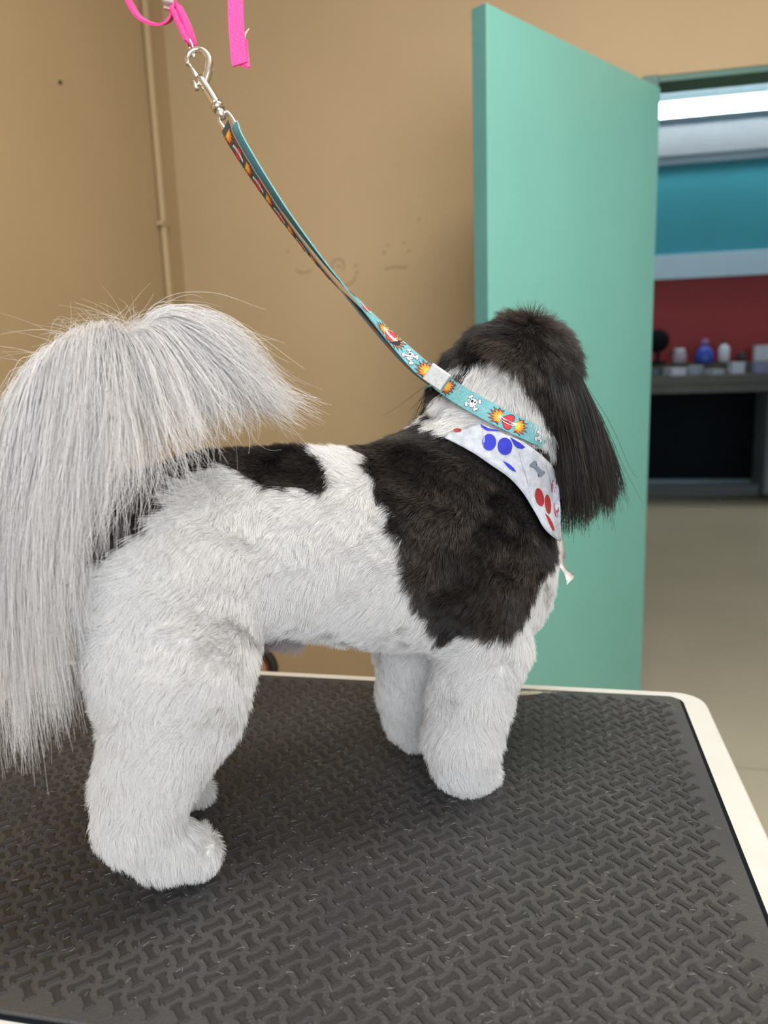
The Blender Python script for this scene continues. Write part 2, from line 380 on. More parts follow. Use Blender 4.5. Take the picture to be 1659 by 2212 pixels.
# raised rubber bones
def bone_mesh():
    L, wd, r = 0.0069, 0.0024, 0.0022
    out = []
    for sx, sy in ((1, 1), (-1, 1), (-1, -1), (1, -1)):
        cx, cy = sx * L, sy * 0.0023
        arc = {(1, 1): (-20, 200), (-1, 1): (-20, 200), (-1, -1): (160, 380), (1, -1): (160, 380)}[(sx, sy)]
        angs = np.radians(np.linspace(arc[0], arc[1], 5))
        out += [(cx + r * math.cos(a), cy + r * math.sin(a)) for a in angs]
        if (sx, sy) in ((1, 1), (-1, -1)):
            pass
    # order: (+,+) from right round to left, then along the shaft to (-,+) ...
    P = np.array(out); n = len(P)
    P[:, 1] = np.where((np.abs(P[:, 0]) < L * 0.78), np.sign(P[:, 1]) * wd, P[:, 1])
    h = 0.0011
    vs = [(x, y, 0) for x, y in P] + [(x * 0.985, y * 0.94, h * 0.75) for x, y in P] + [(x * 0.95, y * 0.84, h) for x, y in P]
    fs = []
    for q in (0, 1):
        for k in range(n):
            l = (k + 1) % n; fs.append((q * n + k, q * n + l, (q + 1) * n + l, (q + 1) * n + k))
    top = [2 * n + k for k in range(n)]
    fs.append(tuple(top))
    return vs, fs
bvs, bfs = bone_mesh()
bme = bpy.data.meshes.new('bone'); bme.from_pydata(bvs, [], bfs); bme.materials.append(M_BONE)
PITCH = 0.0228
spots = []
def proj_px(p):
    c = (np.asarray(p) - CAM) @ RC
    return IW / 2 + F * c[..., 0] / c[..., 2], IH / 2 + F * c[..., 1] / c[..., 2], c[..., 2]
th13 = math.radians(-1.0)
for i in range(-40, 30):
    for j in range(-20, 40):
        for k, (ox, oy, rz) in enumerate(((0, 0, -math.pi / 4), (PITCH / 2, -PITCH / 2, math.pi / 4))):
            a = 0.0707 + i * PITCH + ox - 0.0085; b = 0.4635 + j * PITCH + oy + 0.001
            if MA0 + 0.012 < a < MA1 - 0.0115 and MB0 + 0.011 < b < MB1 - 0.011:
                p = room(a, b, TZ); x, y, d = proj_px(p)
                hid = 0
                if not (-20 < x < IW + 20 and y < IH + 25): hid = 1
                if y < 1480: hid = 1
                spots.append((hid, d, a - TO[0], b - TO[1], rz + rng.normal(0, 0.03)))
spots.sort()
rest_v, rest_f = [], []
bv = np.array(bvs)
for n_, (hid, d, x, y, rz) in enumerate(spots):
    if n_ < 298:
        o = bpy.data.objects.new('bone', bme); COL.objects.link(o); o.parent = mo
        o.location = (x, y, TZ - 0.0001); o.rotation_euler = (0, 0, rz)
    else:
        c, s = math.cos(rz), math.sin(rz); k = len(rest_v) and len(rest_v) * len(bv)
        q = bv.copy(); q[:, 0], q[:, 1] = bv[:, 0] * c - bv[:, 1] * s + x, bv[:, 0] * s + bv[:, 1] * c + y; q[:, 2] += TZ - 0.0001
        rest_v.append(q); rest_f += [tuple(v + k for v in f) for f in bfs]
o = pyobj('raised_bones', np.vstack(rest_v), rest_f, M_BONE, mo); o['kind'] = 'stuff'

# ------------------------------------------------------------------ the dog: body from blended limbs
HEAD = math.radians(24.5)
DU = np.array([math.cos(HEAD), math.sin(HEAD), 0]); DV = np.array([math.sin(HEAD), -math.cos(HEAD), 0]); DWv = np.array([0, 0, 1.0])
DO = np.array([-0.065, 0.682, TZ])
def pv(px, py, v):
    d = ray(px, py); t = ((DO + v * DV - CAM) @ DV) / (d @ DV)
    return CAM + t[..., None] * d if np.ndim(t) else CAM + t * d
PRIM = []
def cone(p0, p1, v0=0.0, v1=None, k=0.02):
    if v1 is None: v1 = v0
    a = pv(p0[0], p0[1], v0); b = pv(p1[0], p1[1], v1)
    PRIM.append((a, p0[2] * depth(a) / F, b, p1[2] * depth(b) / F, k))
def chain(pts, v, k=0.02):
    vs = v if isinstance(v, (list, tuple)) else [v] * len(pts)
    for i in range(len(pts) - 1): cone(pts[i], pts[i + 1], vs[i], vs[i + 1], k)
# trunk
chain([(345, 1190, 158), (480, 1168, 164), (640, 1168, 174), (800, 1180, 184), (925, 1172, 200)], 0.0, 0.03)
cone((925, 1172, 200), (1010, 1195, 170), 0.0, 0.0, 0.03)
cone((1010, 1195, 172), (1075, 1275, 98), 0.0, 0.0, 0.03)
# neck and head
chain([(965, 1070, 140), (1040, 970, 118), (1080, 880, 114)], [0.0, 0.0, -0.005], 0.03)
cone((1085, 845, 124), (1108, 825, 122), -0.005, -0.02, 0.025)
cone((1130, 785, 80), (1158, 775, 68), 0.0, -0.02, 0.02)
cone((1120, 870, 90), (1135, 895, 62), -0.06, -0.115, 0.02)
# near hind leg
cone((345, 1255, 158), (372, 1420, 156), 0.038, 0.05, 0.045)
chain([(372, 1420, 156), (372, 1528, 124), (342, 1618, 88), (308, 1700, 78), (302, 1760, 72)], [0.05, 0.055, 0.057, 0.057, 0.057], 0.02)
chain([(300, 1775, 72), (352, 1828, 56), (425, 1840, 45)], 0.057, 0.012)
# far hind leg
chain([(345, 1255, 150), (350, 1420, 130), (330, 1530, 84), (296, 1600, 56), (276, 1650, 47)], [-0.038, -0.05, -0.055, -0.057, -0.057], 0.016)
chain([(272, 1655, 46), (330, 1705, 36), (425, 1712, 32)], -0.057, 0.012)
# near front leg
chain([(1000, 1260, 140), (1042, 1390, 86), (1016, 1500, 72), (1000, 1590, 66), (1000, 1645, 54)], [0.03, 0.043, 0.045, 0.045, 0.045], 0.016)
chain([(1000, 1650, 52), (1012, 1674, 38), (1046, 1674, 30)], 0.045, 0.012)
# far front leg
chain([(960, 1270, 120), (905, 1400, 78), (898, 1490, 66), (900, 1555, 52), (905, 1582, 30)], [-0.03, -0.045, -0.05, -0.052, -0.052], 0.016)
cone((905, 1582, 32), (930, 1590, 26), -0.052, -0.052, 0.012)
# belly tuft
cone((600, 1360, 26), (640, 1378, 14), 0.01, 0.01, 0.015)
PA = np.array([p[0] for p in PRIM]); PRA = np.array([p[1] for p in PRIM]); PB = np.array([p[2] for p in PRIM]); PRB = np.array([p[3] for p in PRIM]); PK = [p[4] for p in PRIM]
def sdf(P):
    P = np.asarray(P, float); sh = P.shape[:-1]; P = P.reshape(-1, 3); out = None
    for a, ra, b, rb, k in PRIM:
        ab = b - a; h = np.clip(((P - a) @ ab) / (ab @ ab), 0, 1)
        d = np.linalg.norm(P - a - h[:, None] * ab, axis=1) - (ra + (rb - ra) * h)
        if out is None: out = d
        else:
            hh = np.maximum(k - np.abs(out - d), 0) / k
            out = np.minimum(out, d) - hh * hh * k * 0.25
    out = np.maximum(out, (TZ + 0.0015) - P[:, 2])          # soles rest on the mat
    return out.reshape(sh)
def grad(P, e=0.002):
    g = np.stack([sdf(P + e * np.eye(3)[i]) - sdf(P - e * np.eye(3)[i]) for i in range(3)], -1)
    return g / (np.linalg.norm(g, axis=-1, keepdims=True) + 1e-9)
def hit(o, d, off, t0=0.3, n=70):
    """walk along rays to the offset body surface; a ray that misses stops where it passes closest"""
    d = np.asarray(d, float); t = np.full(d.shape[:-1], t0); best = np.full(t.shape, 9.0); bt = t.copy()
    done = np.zeros(t.shape, bool)
    for _ in range(n):
        s = sdf(o + t[..., None] * d) - off
        up = (s < best) & ~done; best = np.where(up, s, best); bt = np.where(up, t, bt)
        done |= s < 0.0005
        t = np.where(done, t, t + np.clip(s, 0.001, 0.2) * 0.9)
    return o + bt[..., None] * d, best
# surface nets
lo = np.minimum(PA - PRA[:, None], PB - PRB[:, None]).min(0) - 0.02; hi = np.maximum(PA + PRA[:, None], PB + PRB[:, None]).max(0) + 0.02
lo[2] = TZ - 0.012
H = 0.0055
nx_, ny_, nz_ = np.ceil((hi - lo) / H).astype(int) + 1
gx = lo[0] + H * np.arange(nx_); gy = lo[1] + H * np.arange(ny_); gz = lo[2] + H * np.arange(nz_)
G = np.stack(np.meshgrid(gx, gy, gz, indexing='ij'), -1)
S = np.concatenate([sdf(G[i:i + 12]) for i in range(0, nx_, 12)], 0)
ins = S < 0
cnt = np.zeros((nx_ - 1, ny_ - 1, nz_ - 1), int)
offs = [(i, j, k) for i in (0, 1) for j in (0, 1) for k in (0, 1)]
sl = lambda A, o: A[o[0]:A.shape[0] - 1 + o[0], o[1]:A.shape[1] - 1 + o[1], o[2]:A.shape[2] - 1 + o[2]]
for o_ in offs: cnt += sl(ins, o_)
act = (cnt > 0) & (cnt < 8)
acc = np.zeros(act.shape + (3,)); wn = np.zeros(act.shape)
for p in offs:
    for ax in range(3):
        if p[ax] == 0:
            q = list(p); q[ax] = 1
            s0, s1 = sl(S, p), sl(S, q); cr_ = (s0 < 0) != (s1 < 0)
            t = np.where(cr_, s0 / np.where(cr_, s0 - s1, 1), 0)
            pos = np.zeros(act.shape + (3,)); pos[...] = p; pos[..., ax] += t
            acc += pos * cr_[..., None]; wn += cr_
idx = -np.ones(act.shape, int); idx[act] = np.arange(act.sum())
cells = np.argwhere(act)
BV = lo + H * (cells + acc[act] / wn[act][:, None])
BF = []
for ax in range(3):
    a1, a2 = (ax + 1) % 3, (ax + 2) % 3
    s0 = np.take(ins, range(ins.shape[ax] - 1), axis=ax); s1 = np.take(ins, range(1, ins.shape[ax]), axis=ax)
    e = np.argwhere(s0 != s1)
    e = e[(e[:, a1] > 0) & (e[:, a2] > 0) & (e[:, a1] < act.shape[a1]) & (e[:, a2] < act.shape[a2])]
    d1 = np.zeros(3, int); d1[a1] = 1; d2 = np.zeros(3, int); d2[a2] = 1
    q = np.stack([idx[tuple((e - d1 - d2).T)], idx[tuple((e - d2).T)], idx[tuple(e.T)], idx[tuple((e - d1).T)]], 1)
    flip = s1[tuple(e.T)]
    q[flip] = q[flip][:, ::-1]
    BF.append(q)
BF = np.vstack(BF); BF = BF[(BF >= 0).all(1)]
BN = grad(BV)

# ---- coat colours: patches traced on the flank, kept in the dog's own side view
def side(P): r = np.asarray(P) - DO; return np.stack([r @ DU, r @ DWv], -1)
def trace(px):
    px = np.array(px, float); h, b = hit(CAM, ray(px[:, 0], px[:, 1]), 0.0)
    pl = pv(px[:, 0], px[:, 1], 0.0)
    return side(np.where((b < 0.004)[:, None], h, pl))
def inpoly(Q, poly):
    x, y = Q[:, 0], Q[:, 1]; c = np.zeros(len(Q), bool); n = len(poly)
    for i in range(n):
        x1, y1 = poly[i]; x2, y2 = poly[(i + 1) % n]
        cond = (y1 > y) != (y2 > y)
        c ^= cond & (x < (x2 - x1) * (y - y1) / (y2 - y1 + 1e-12) + x1)
    return c
PATCH_SHOULDER = trace([(700, 800), (775, 960), (790, 1000), (802, 1045), (830, 1100), (858, 1160), (878, 1230), (905, 1300), (940, 1350), (962, 1380), (1010, 1362), (1060, 1378), (1100, 1368), (1130, 1320), (1160, 1262), (1185, 1205), (1230, 1180), (1205, 1120), (1150, 1050), (1100, 1005), (1040, 968), (985, 942), (930, 925), (900, 910), (860, 800)])
PATCH_BACK = trace([(425, 900), (430, 1000), (470, 1012), (520, 1030), (575, 1050), (620, 1068), (690, 1066), (712, 1045), (700, 1000), (680, 960), (675, 880)])
PATCH_TAIL = trace([(150, 1150), (160, 1215), (190, 1228), (245, 1195), (310, 1150), (355, 1112), (374, 1062), (402, 1034), (445, 1014), (445, 900), (200, 900)])
PATCH_NAPE = trace([(1062, 772), (1010, 790), (965, 845), (955, 900), (900, 935), (985, 950), (1040, 965), (1110, 955), (1190, 975), (1192, 925), (1175, 895), (1140, 840), (1100, 795)])
HEADC = pv(1100, 830, -0.01)
NECKC = pv(1050, 960, 0.0)
PATCH_HEAD = trace([(880, 960), (900, 700), (1000, 600), (1300, 600), (1350, 1000), (1200, 1010), (1110, 955), (1040, 960), (985, 950), (915, 945)])
SN = [(nrm(rng.normal(size=3)), rng.uniform(0, 6.28), rng.normal(size=3)) for _ in range(24)]
def vnoise(P, wl, n=8, o=0):
    out = np.zeros(P.shape)
    for k in range(n):
        d, ph, a = SN[(k + o) % 24]
        out += np.sin((P @ d) * (2 * math.pi / wl) * (0.7 + 0.12 * k) + ph)[..., None] * a
    return out / math.sqrt(n)
def coat(P):
    """linear colour of the coat at body points, and whether it is dark"""
    Q = side(P + vnoise(P, 0.018, 6, 3) * 0.0022)
    dark = inpoly(Q, PATCH_SHOULDER) | inpoly(Q, PATCH_BACK) | inpoly(Q, PATCH_TAIL)
    head = inpoly(Q, PATCH_HEAD)
    nape = inpoly(Q, PATCH_NAPE) & (((P - HEADC) @ DV) > -0.01)
    dark = (dark & ~(head & ~dark)) | (head & ~nape)
    dark &= ~nape | (inpoly(Q, PATCH_SHOULDER))
    belly = (np.linalg.norm(P - pv(620, 1372, 0.01), axis=1) < 0.022)
    col = np.where(dark[:, None], (0.020, 0.017, 0.016), (0.80, 0.785, 0.77))
    col = np.where(belly[:, None], (0.34, 0.29, 0.30), col)
    return col, dark

def col_attr(me, cols):
    at = me.attributes.new('coat', 'FLOAT_COLOR', 'POINT')
    c = np.ones((len(cols), 4)); c[:, :3] = cols
    at.data.foreach_set('color', c.astype(np.float32).ravel())
def coat_material(name, rough, spec, trans):
    m, N, L, P = newmat(name)
    at = N.new('ShaderNodeAttribute'); at.attribute_name = 'coat'
    L.new(at.outputs['Color'], P.inputs['Base Color']); P.inputs['Roughness'].default_value = rough; P.inputs['Specular IOR Level'].default_value = spec
    if trans:
        tr_ = N.new('ShaderNodeBsdfTranslucent'); L.new(at.outputs['Color'], tr_.inputs['Color'])
        mx_ = N.new('ShaderNodeMixShader'); mx_.inputs[0].default_value = trans
        L.new(P.outputs[0], mx_.inputs[1]); L.new(tr_.outputs[0], mx_.inputs[2])
        L.new(mx_.outputs[0], N['Material Output'].inputs['Surface'])
    return m
M_SKIN = coat_material('dog_skin', 0.8, 0.2, 0)
M_FUR = coat_material('dog_fur', 0.38, 0.5, 0.34)

dog = empty('dog', (0, 0, 0))
tag(dog, 'small black and white dog with plumed grey tail standing on the table', 'dog')
bo = pyobj('body', BV, BF, M_SKIN, dog, True)
bcol, bdark = coat(BV); col_attr(bo.data, bcol)

def hair_object(name, P, rad, cols, m, parent):
    n, K, _ = P.shape
    cu = bpy.data.hair_curves.new(name); cu.add_curves([K] * n)
    cu.attributes['position'].data.foreach_set('vector', P.astype(np.float32).ravel())
    ra = cu.attributes.get('radius') or cu.attributes.new('radius', 'FLOAT', 'POINT')
    ra.data.foreach_set('value', np.broadcast_to(rad, (n, K)).astype(np.float32).ravel())
    at = cu.attributes.new('coat', 'FLOAT_COLOR', 'POINT')
    c = np.ones((n, K, 4), np.float32); c[..., :3] = cols
    at.data.foreach_set('color', c.ravel())
    cu.materials.append(m)
    o = bpy.data.objects.new(name, cu); COL.objects.link(o); o.parent = parent; o['kind'] = 'stuff'
    return o
def clump(P, roots, frac, strength, power=1.3):
    n, K, _ = P.shape; ng = max(8, int(n * frac)); gi = rng.choice(n, ng, replace=False)
    kd = kdtree.KDTree(ng)
    for i, g in enumerate(gi): kd.insert(roots[g], i)
    kd.balance()
    own = np.array([gi[kd.find(r)[1]] for r in roots])
    t = np.linspace(0, 1, K) ** power * strength
    return P + (P[own] - P) * t[None, :, None], own

# ---- collar strap and bandana, laid on the neck before the fur so the fur can give way
def on_body(px, off):
    px = np.array(px, float); p, b = hit(CAM, ray(px[:, 0], px[:, 1]), off); return p
def densify(px, n): return catmull(np.array(px, float), n)
OFF_STRAP, OFF_BAND = 0.0105, 0.0095
strap_px = densify([(936, 814), (962, 833), (1000, 858), (1050, 886), (1100, 912), (1150, 936), (1182, 950)], 40)
STRAP = hit(CAM, ray(strap_px[:, 0], strap_px[:, 1]), np.interp(np.linspace(0, 1, 40), [0, 0.7, 0.9, 1], [OFF_STRAP, OFF_STRAP, 0.005, 0.001]))[0]
# bandana between its upper and lower edge
UP_E = densify([(968, 936), (1005, 928), (1040, 918), (1085, 936), (1130, 955), (1170, 984), (1195, 1012), (1206, 1050), (1210, 1100), (1212, 1165)], 44)
LO_E = densify([(960, 946), (985, 958), (1025, 980), (1060, 1004), (1100, 1032), (1130, 1065), (1155, 1105), (1175, 1140), (1195, 1160), (1210, 1170)], 44)
BAN = []
for r in np.linspace(0, 1, 9): BAN.append(on_body(UP_E * (1 - r) + LO_E * r, OFF_BAND))
BAN = np.array(BAN)

# ---- body fur
def sample_surface(n, weight):
    tri = np.vstack([BF[:, [0, 1, 2]], BF[:, [0, 2, 3]]])
    a, b, c = BV[tri[:, 0]], BV[tri[:, 1]], BV[tri[:, 2]]
    ar = 0.5 * np.linalg.norm(np.cross(b - a, c - a), axis=1) * weight[tri[:, 0]]
    ti = rng.choice(len(tri), n, p=ar / ar.sum())
    r1, r2 = np.sqrt(rng.random(n)), rng.random(n)
    w = np.stack([1 - r1, r1 * (1 - r2), r1 * r2], 1)
    P = (BV[tri[ti]] * w[:, :, None]).sum(1); N_ = (BN[tri[ti]] * w[:, :, None]).sum(1)
    return P, N_ / np.linalg.norm(N_, axis=1)[:, None]
view = CAM - BV; view /= np.linalg.norm(view, axis=1)[:, None]
facing = (BN * view).sum(1)
wgt = np.where(facing > -0.25, 1.0, 0.35)
NF = 380000
R0, N0 = sample_surface(NF, wgt)
keep = R0[:, 2] > TZ + 0.004
R0, N0 = R0[keep], N0[keep]
fcol, fdark = coat(R0)
rel_ = R0 - DO; hu, hw = rel_ @ DU, rel_ @ DWv
ishead = np.linalg.norm(R0 - HEADC, axis=1) < 0.085
# flow: backwards and down over the trunk, straight down on the legs, away from the crown on the head
flow = np.zeros_like(R0)
legs = np.clip((0.17 - hw) / 0.08, 0, 1)[:, None]
flow += (1 - legs) * (-0.75 * DU - 0.55 * DWv) + legs * (-0.95 * DWv + 0.12 * DU)
crown = pv(1150, 745, 0.0)
hv = (R0 - crown); hv /= np.linalg.norm(hv, axis=1)[:, None] + 1e-6
flow = np.where(ishead[:, None], hv * 0.9 - 0.35 * DWv, flow)
flow += vnoise(R0, 0.085, 8) * 0.28 + vnoise(R0, 0.034, 8, 9) * 0.30
flow -= N0 * (flow * N0).sum(1)[:, None]
flow /= np.maximum(np.linalg.norm(flow, axis=1), 0.35)[:, None]
lift = np.where(fdark, 0.75, 0.62) * np.ones(len(R0)); lift = np.where(ishead, 0.6, lift)
D0 = N0 * lift[:, None] + flow * 0.7 + rng.normal(0, 0.16, R0.shape)
D0 /= np.linalg.norm(D0, axis=1)[:, None]
LEN = np.where(fdark, 0.0115, 0.0120) * rng.uniform(0.65, 1.12, len(R0))
LEN = np.where(ishead, 0.015 * rng.uniform(0.6, 1.15, len(R0)), LEN)
LEN *= np.clip(0.55 + hw / 0.05 * 0.45, 0.5, 1.0)                # shorter on the paws
crownd = np.linalg.norm(R0 - crown, axis=1)
LEN *= 1 + 0.30 * np.clip(1 - crownd / 0.035, 0, 1)
LEN = np.where(ishead, LEN * np.clip(1 + 0.22 * vnoise(R0, 0.03, 6, 4)[:, 1], 0.7, 1.4), LEN)
# fur gives way below the strap and the cloth
kd = kdtree.KDTree(len(STRAP) + BAN.shape[0] * BAN.shape[1])
for i, p in enumerate(np.vstack([STRAP, BAN.reshape(-1, 3)])): kd.insert(p, i)
kd.balance()
near = np.ones(len(R0))
cand = np.where((np.linalg.norm(R0 - NECKC, axis=1) < 0.17))[0]
for i in cand:
    co, ix, ds = kd.find(R0[i])
    lim = 0.0122 if ix < len(STRAP) else 0.0112
    near[i] = 0.35 if ds < lim else 1.0
LEN *= near
K = 5
tt = np.linspace(0, 1, K)
FP = R0[:, None, :] + LEN[:, None, None] * (D0[:, None, :] * tt[None, :, None] + (flow * 0.42 - 0.10 * DWv)[:, None, :] * (tt ** 2)[None, :, None])
FP += vnoise(R0[:, None, :] + D0[:, None, :] * (tt * 0.02)[None, :, None], 0.012, 5, 5) * (LEN[:, None] * 0.06 * tt[None, :])[..., None]
FP, own = clump(FP, R0, 0.05, 0.34)
FP[..., 2] = np.maximum(FP[..., 2], TZ + 0.0008)
tone = (1 + rng.normal(0, 0.07, len(R0)))[:, None] * np.ones((1, K))
fc = fcol[:, None, :] * tone[..., None]
# brown tips paint a lit sheen into the black hairs
brown = np.array([0.15, 0.115, 0.092])
sheen_w = (fdark * np.where(ishead, 1.1, 1.0) * np.clip(rng.normal(0.40, 0.32, len(R0)), 0, 1) * np.clip(0.55 + 0.6 * vnoise(R0, 0.07, 6, 2)[:, 0], 0.1, 1.2))[:, None] * (tt ** 1.6)[None, :]
fc = fc * (1 - sheen_w[..., None]) + brown * sheen_w[..., None]
fc = np.clip(fc, 0, 0.95)
rad = 0.000155 * (1 - 0.75 * tt ** 1.5)
hair_object('fur', FP, rad[None, :], fc, M_FUR, bo)

# ---- long hair from guide strands
def guides3(gl, K):
    out = []
    for g in gl:
        g = np.array(g, float)
        out.append(catmull(np.array([pv(x, y, v) for x, y, v in g]), K))
    return np.array(out)
def longhair(gl, n, K, nclump, csig, vs, lenr, wave, frizz=0.03, tight=0.6, weights=None):
    Gd = guides3(gl, K); m = len(Gd)
    cc = rng.uniform(0, m - 1, nclump)
    if weights is not None:
        cc = np.interp(rng.random(nclump), np.cumsum([0] + weights) / sum(weights), np.arange(m))
    cv = rng.normal(0, 1, nclump); cl_ = rng.uniform(*lenr, nclump); cph = rng.normal(0, 1, (nclump, 3))
    ci = rng.integers(0, nclump, n)
    t = np.linspace(0, 1, K)
    spread = 1 - tight * t ** 0.8
    q = np.clip(cc[ci][:, None] + rng.normal(0, csig, n)[:, None] * spread[None, :], 0, m - 1.001)
    L_ = np.clip(cl_[ci] * rng.uniform(0.82, 1.06, n), 0.1, 1.0)
    tk = t[None, :] * L_[:, None] * (K - 1); k0 = np.minimum(tk.astype(int), K - 2); fk = tk - k0
    i0 = q.astype(int); fi = q - i0
    def S_(i, k): return Gd[i, k]
    P = ((S_(i0, k0) * (1 - fk)[..., None] + S_(i0, k0 + 1) * fk[..., None]) * (1 - fi)[..., None] +
         (S_(i0 + 1, k0) * (1 - fk)[..., None] + S_(i0 + 1, k0 + 1) * fk[..., None]) * fi[..., None])
    off = (cv[ci][:, None] * vs * (0.5 + 0.5 * t)[None, :] + (rng.normal(0, 0.45, n) * vs)[:, None] * spread[None, :])
    P = P + off[..., None] * DV
    ph = rng.uniform(0, 6.28, (n, 3)); fr_ = rng.uniform(1.0, 2.4, (n, 1, 1))
    P += wave * np.sin(t[None, :, None] * 6.28 * fr_ * 0.6 + ph[:, None, :]) * (t ** 1.2)[None, :, None]
    P += (cph[ci] * wave * 1.2)[:, None, :] * (t ** 1.5)[None, :, None]
    fly = rng.random(n) < frizz
    P += np.where(fly, 1, 0)[:, None, None] * rng.normal(0, 0.011, (n, 1, 3)) * (t ** 1.3)[None, :, None]
    return P
def push_out(P, off):
    sh = P.shape; Q = P.reshape(-1, 3)
    for _ in range(2):
        s = sdf(Q); bad = np.where(s < off)[0]
        if len(bad) == 0: break
        Q[bad] += grad(Q[bad]) * (off - s[bad])[:, None]
    return Q.reshape(sh)

# tail
tp = catmull([pv(245, 1075, 0.0), pv(190, 1010, 0.0), pv(140, 900, 0.005), pv(135, 805, 0.01), pv(190, 745, 0.012), pv(262, 722, 0.012), pv(318, 724, 0.01)], 26)
vs, fs = tube_data(tp, np.interp(np.linspace(0, 1, 26), [0, 0.2, 0.8, 1], [0.016, 0.008, 0.003, 0.0015]), 12)
to = pyobj('tail', vs, fs, M_SKIN, dog, True); col_attr(to.data, np.tile([0.62, 0.60, 0.59], (len(vs), 1)))
TG = [
 [(120, 850, .01), (50, 838, .02), (5, 960, .02), (-25, 1200, .02), (-30, 1440, .02), (-20, 1560, .02)],
 [(125, 825, .01), (66, 798, .02), (22, 950, .03), (0, 1200, .03), (5, 1450, .03), (35, 1640, .03)],
 [(135, 795, .01), (95, 765, .03), (57, 950, .04), (35, 1200, .04), (45, 1450, .04), (62, 1645, .04)],
 [(160, 765, .01), (130, 742, .03), (102, 940, .05), (75, 1150, .06), (88, 1400, .06), (112, 1600, .06)],
 [(185, 748, .01), (165, 726, .04), (145, 920, .06), (115, 1120, .07), (125, 1350, .07), (160, 1570, .07)],
 [(205, 738, .01), (195, 722, .04), (188, 900, .07), (168, 1070, .085), (150, 1200, .09), (160, 1340, .09)],
 [(222, 732, .01), (228, 712, .03), (238, 900, .08), (230, 1070, .10), (212, 1170, .10), (205, 1230, .10)],
 [(238, 728, .01), (262, 728, .04), (290, 900, .08), (300, 1030, .10), (285, 1110, .10), (270, 1170, .10)],
 [(250, 726, .01), (296, 740, .04), (348, 880, .07), (378, 965, .085), (398, 1010, .09), (412, 1040, .09)],
 [(260, 724, .01), (330, 722, .04), (398, 840, .06), (432, 915, .07), (452, 972, .07), (457, 1010, .07)],
 [(268, 723, .01), (350, 700, .03), (432, 792, .04), (477, 856, .05), (492, 908, .05), (499, 960, .05)],
 [(280, 722, .01), (350, 690, .02), (447, 730, .03), (522, 806, .03), (578, 868, .03), (628, 905, .03)],
 [(295, 722, .01), (340, 676, .02), (430, 690, .02), (515, 762, .02), (580, 845, .02), (676, 893, .02)],
]
TW = [0.6, 1.1, 1.3, 1.3, 1.1, 0.65, 0.28, 0.16, 0.2, 0.35, 0.9, 1.6]
NT = 14500
TG2 = [list(g) for g in TG]
for gi_, cut in ((5, 0.86), (6, 0.74), (7, 0.70), (8, 0.74), (9, 0.80)):
    q_ = catmull(np.array(TG[gi_], float), 60); TG2[gi_] = [tuple(p) for p in q_[np.linspace(0, int(59 * cut), 6).astype(int)]]
TP = longhair(TG2, NT, 14, 520, 0.30, 0.016, (0.50, 1.0), 0.0055, 0.10, 0.66, TW)
NT2 = 2600; TP = np.vstack([TP, longhair(TG[3:11], NT2, 14, 160, 0.45, 0.012, (0.12, 0.42), 0.003, 0.06, 0.3), longhair(TG[4:11], 420, 14, 150, 0.3, 0.014, (0.75, 1.0), 0.007, 0.25, 0.4)]); NT += NT2 + 420
TP = push_out(TP, 0.011)
TP[..., 2] = np.maximum(TP[..., 2], TZ + 0.002)
tl = np.clip(rng.normal(0.67, 0.12, NT), 0.3, 0.86)
tcol = tl[:, None] * np.array([1.0, 0.975, 0.965])
tt14 = np.linspace(0, 1, 14)
hair_object('tail_hair', TP, (0.00014 * (1 - 0.6 * tt14 ** 2))[None, :], np.repeat(tcol[:, None, :], 14, 1), M_FUR, to)
# short stray hairs standing up on the tail
ns = 130
si = rng.integers(8, 24, ns); sr = tp[si] + rng.normal(0, 0.006, (ns, 3))
sd = np.stack([rng.normal(-0.15, 0.55, ns), rng.normal(0, 0.3, ns), rng.uniform(0.5, 1.2, ns)], 1); sd /= np.linalg.norm(sd, axis=1)[:, None]
bend = np.stack([rng.normal(-0.3, 0.5, ns), rng.normal(0, 0.3, ns), rng.uniform(-0.8, 0.0, ns)], 1)
sL = rng.uniform(0.012, 0.045, ns)
t8 = np.linspace(0, 1, 8)
SP = sr[:, None] + sL[:, None, None] * (sd[:, None] * t8[None, :, None] + bend[:, None] * (t8 ** 2)[None, :, None])
hair_object('stray_hair', SP, (0.00010 * (1 - 0.6 * t8))[None, :], np.array([0.72, 0.68, 0.60]), M_FUR, to)

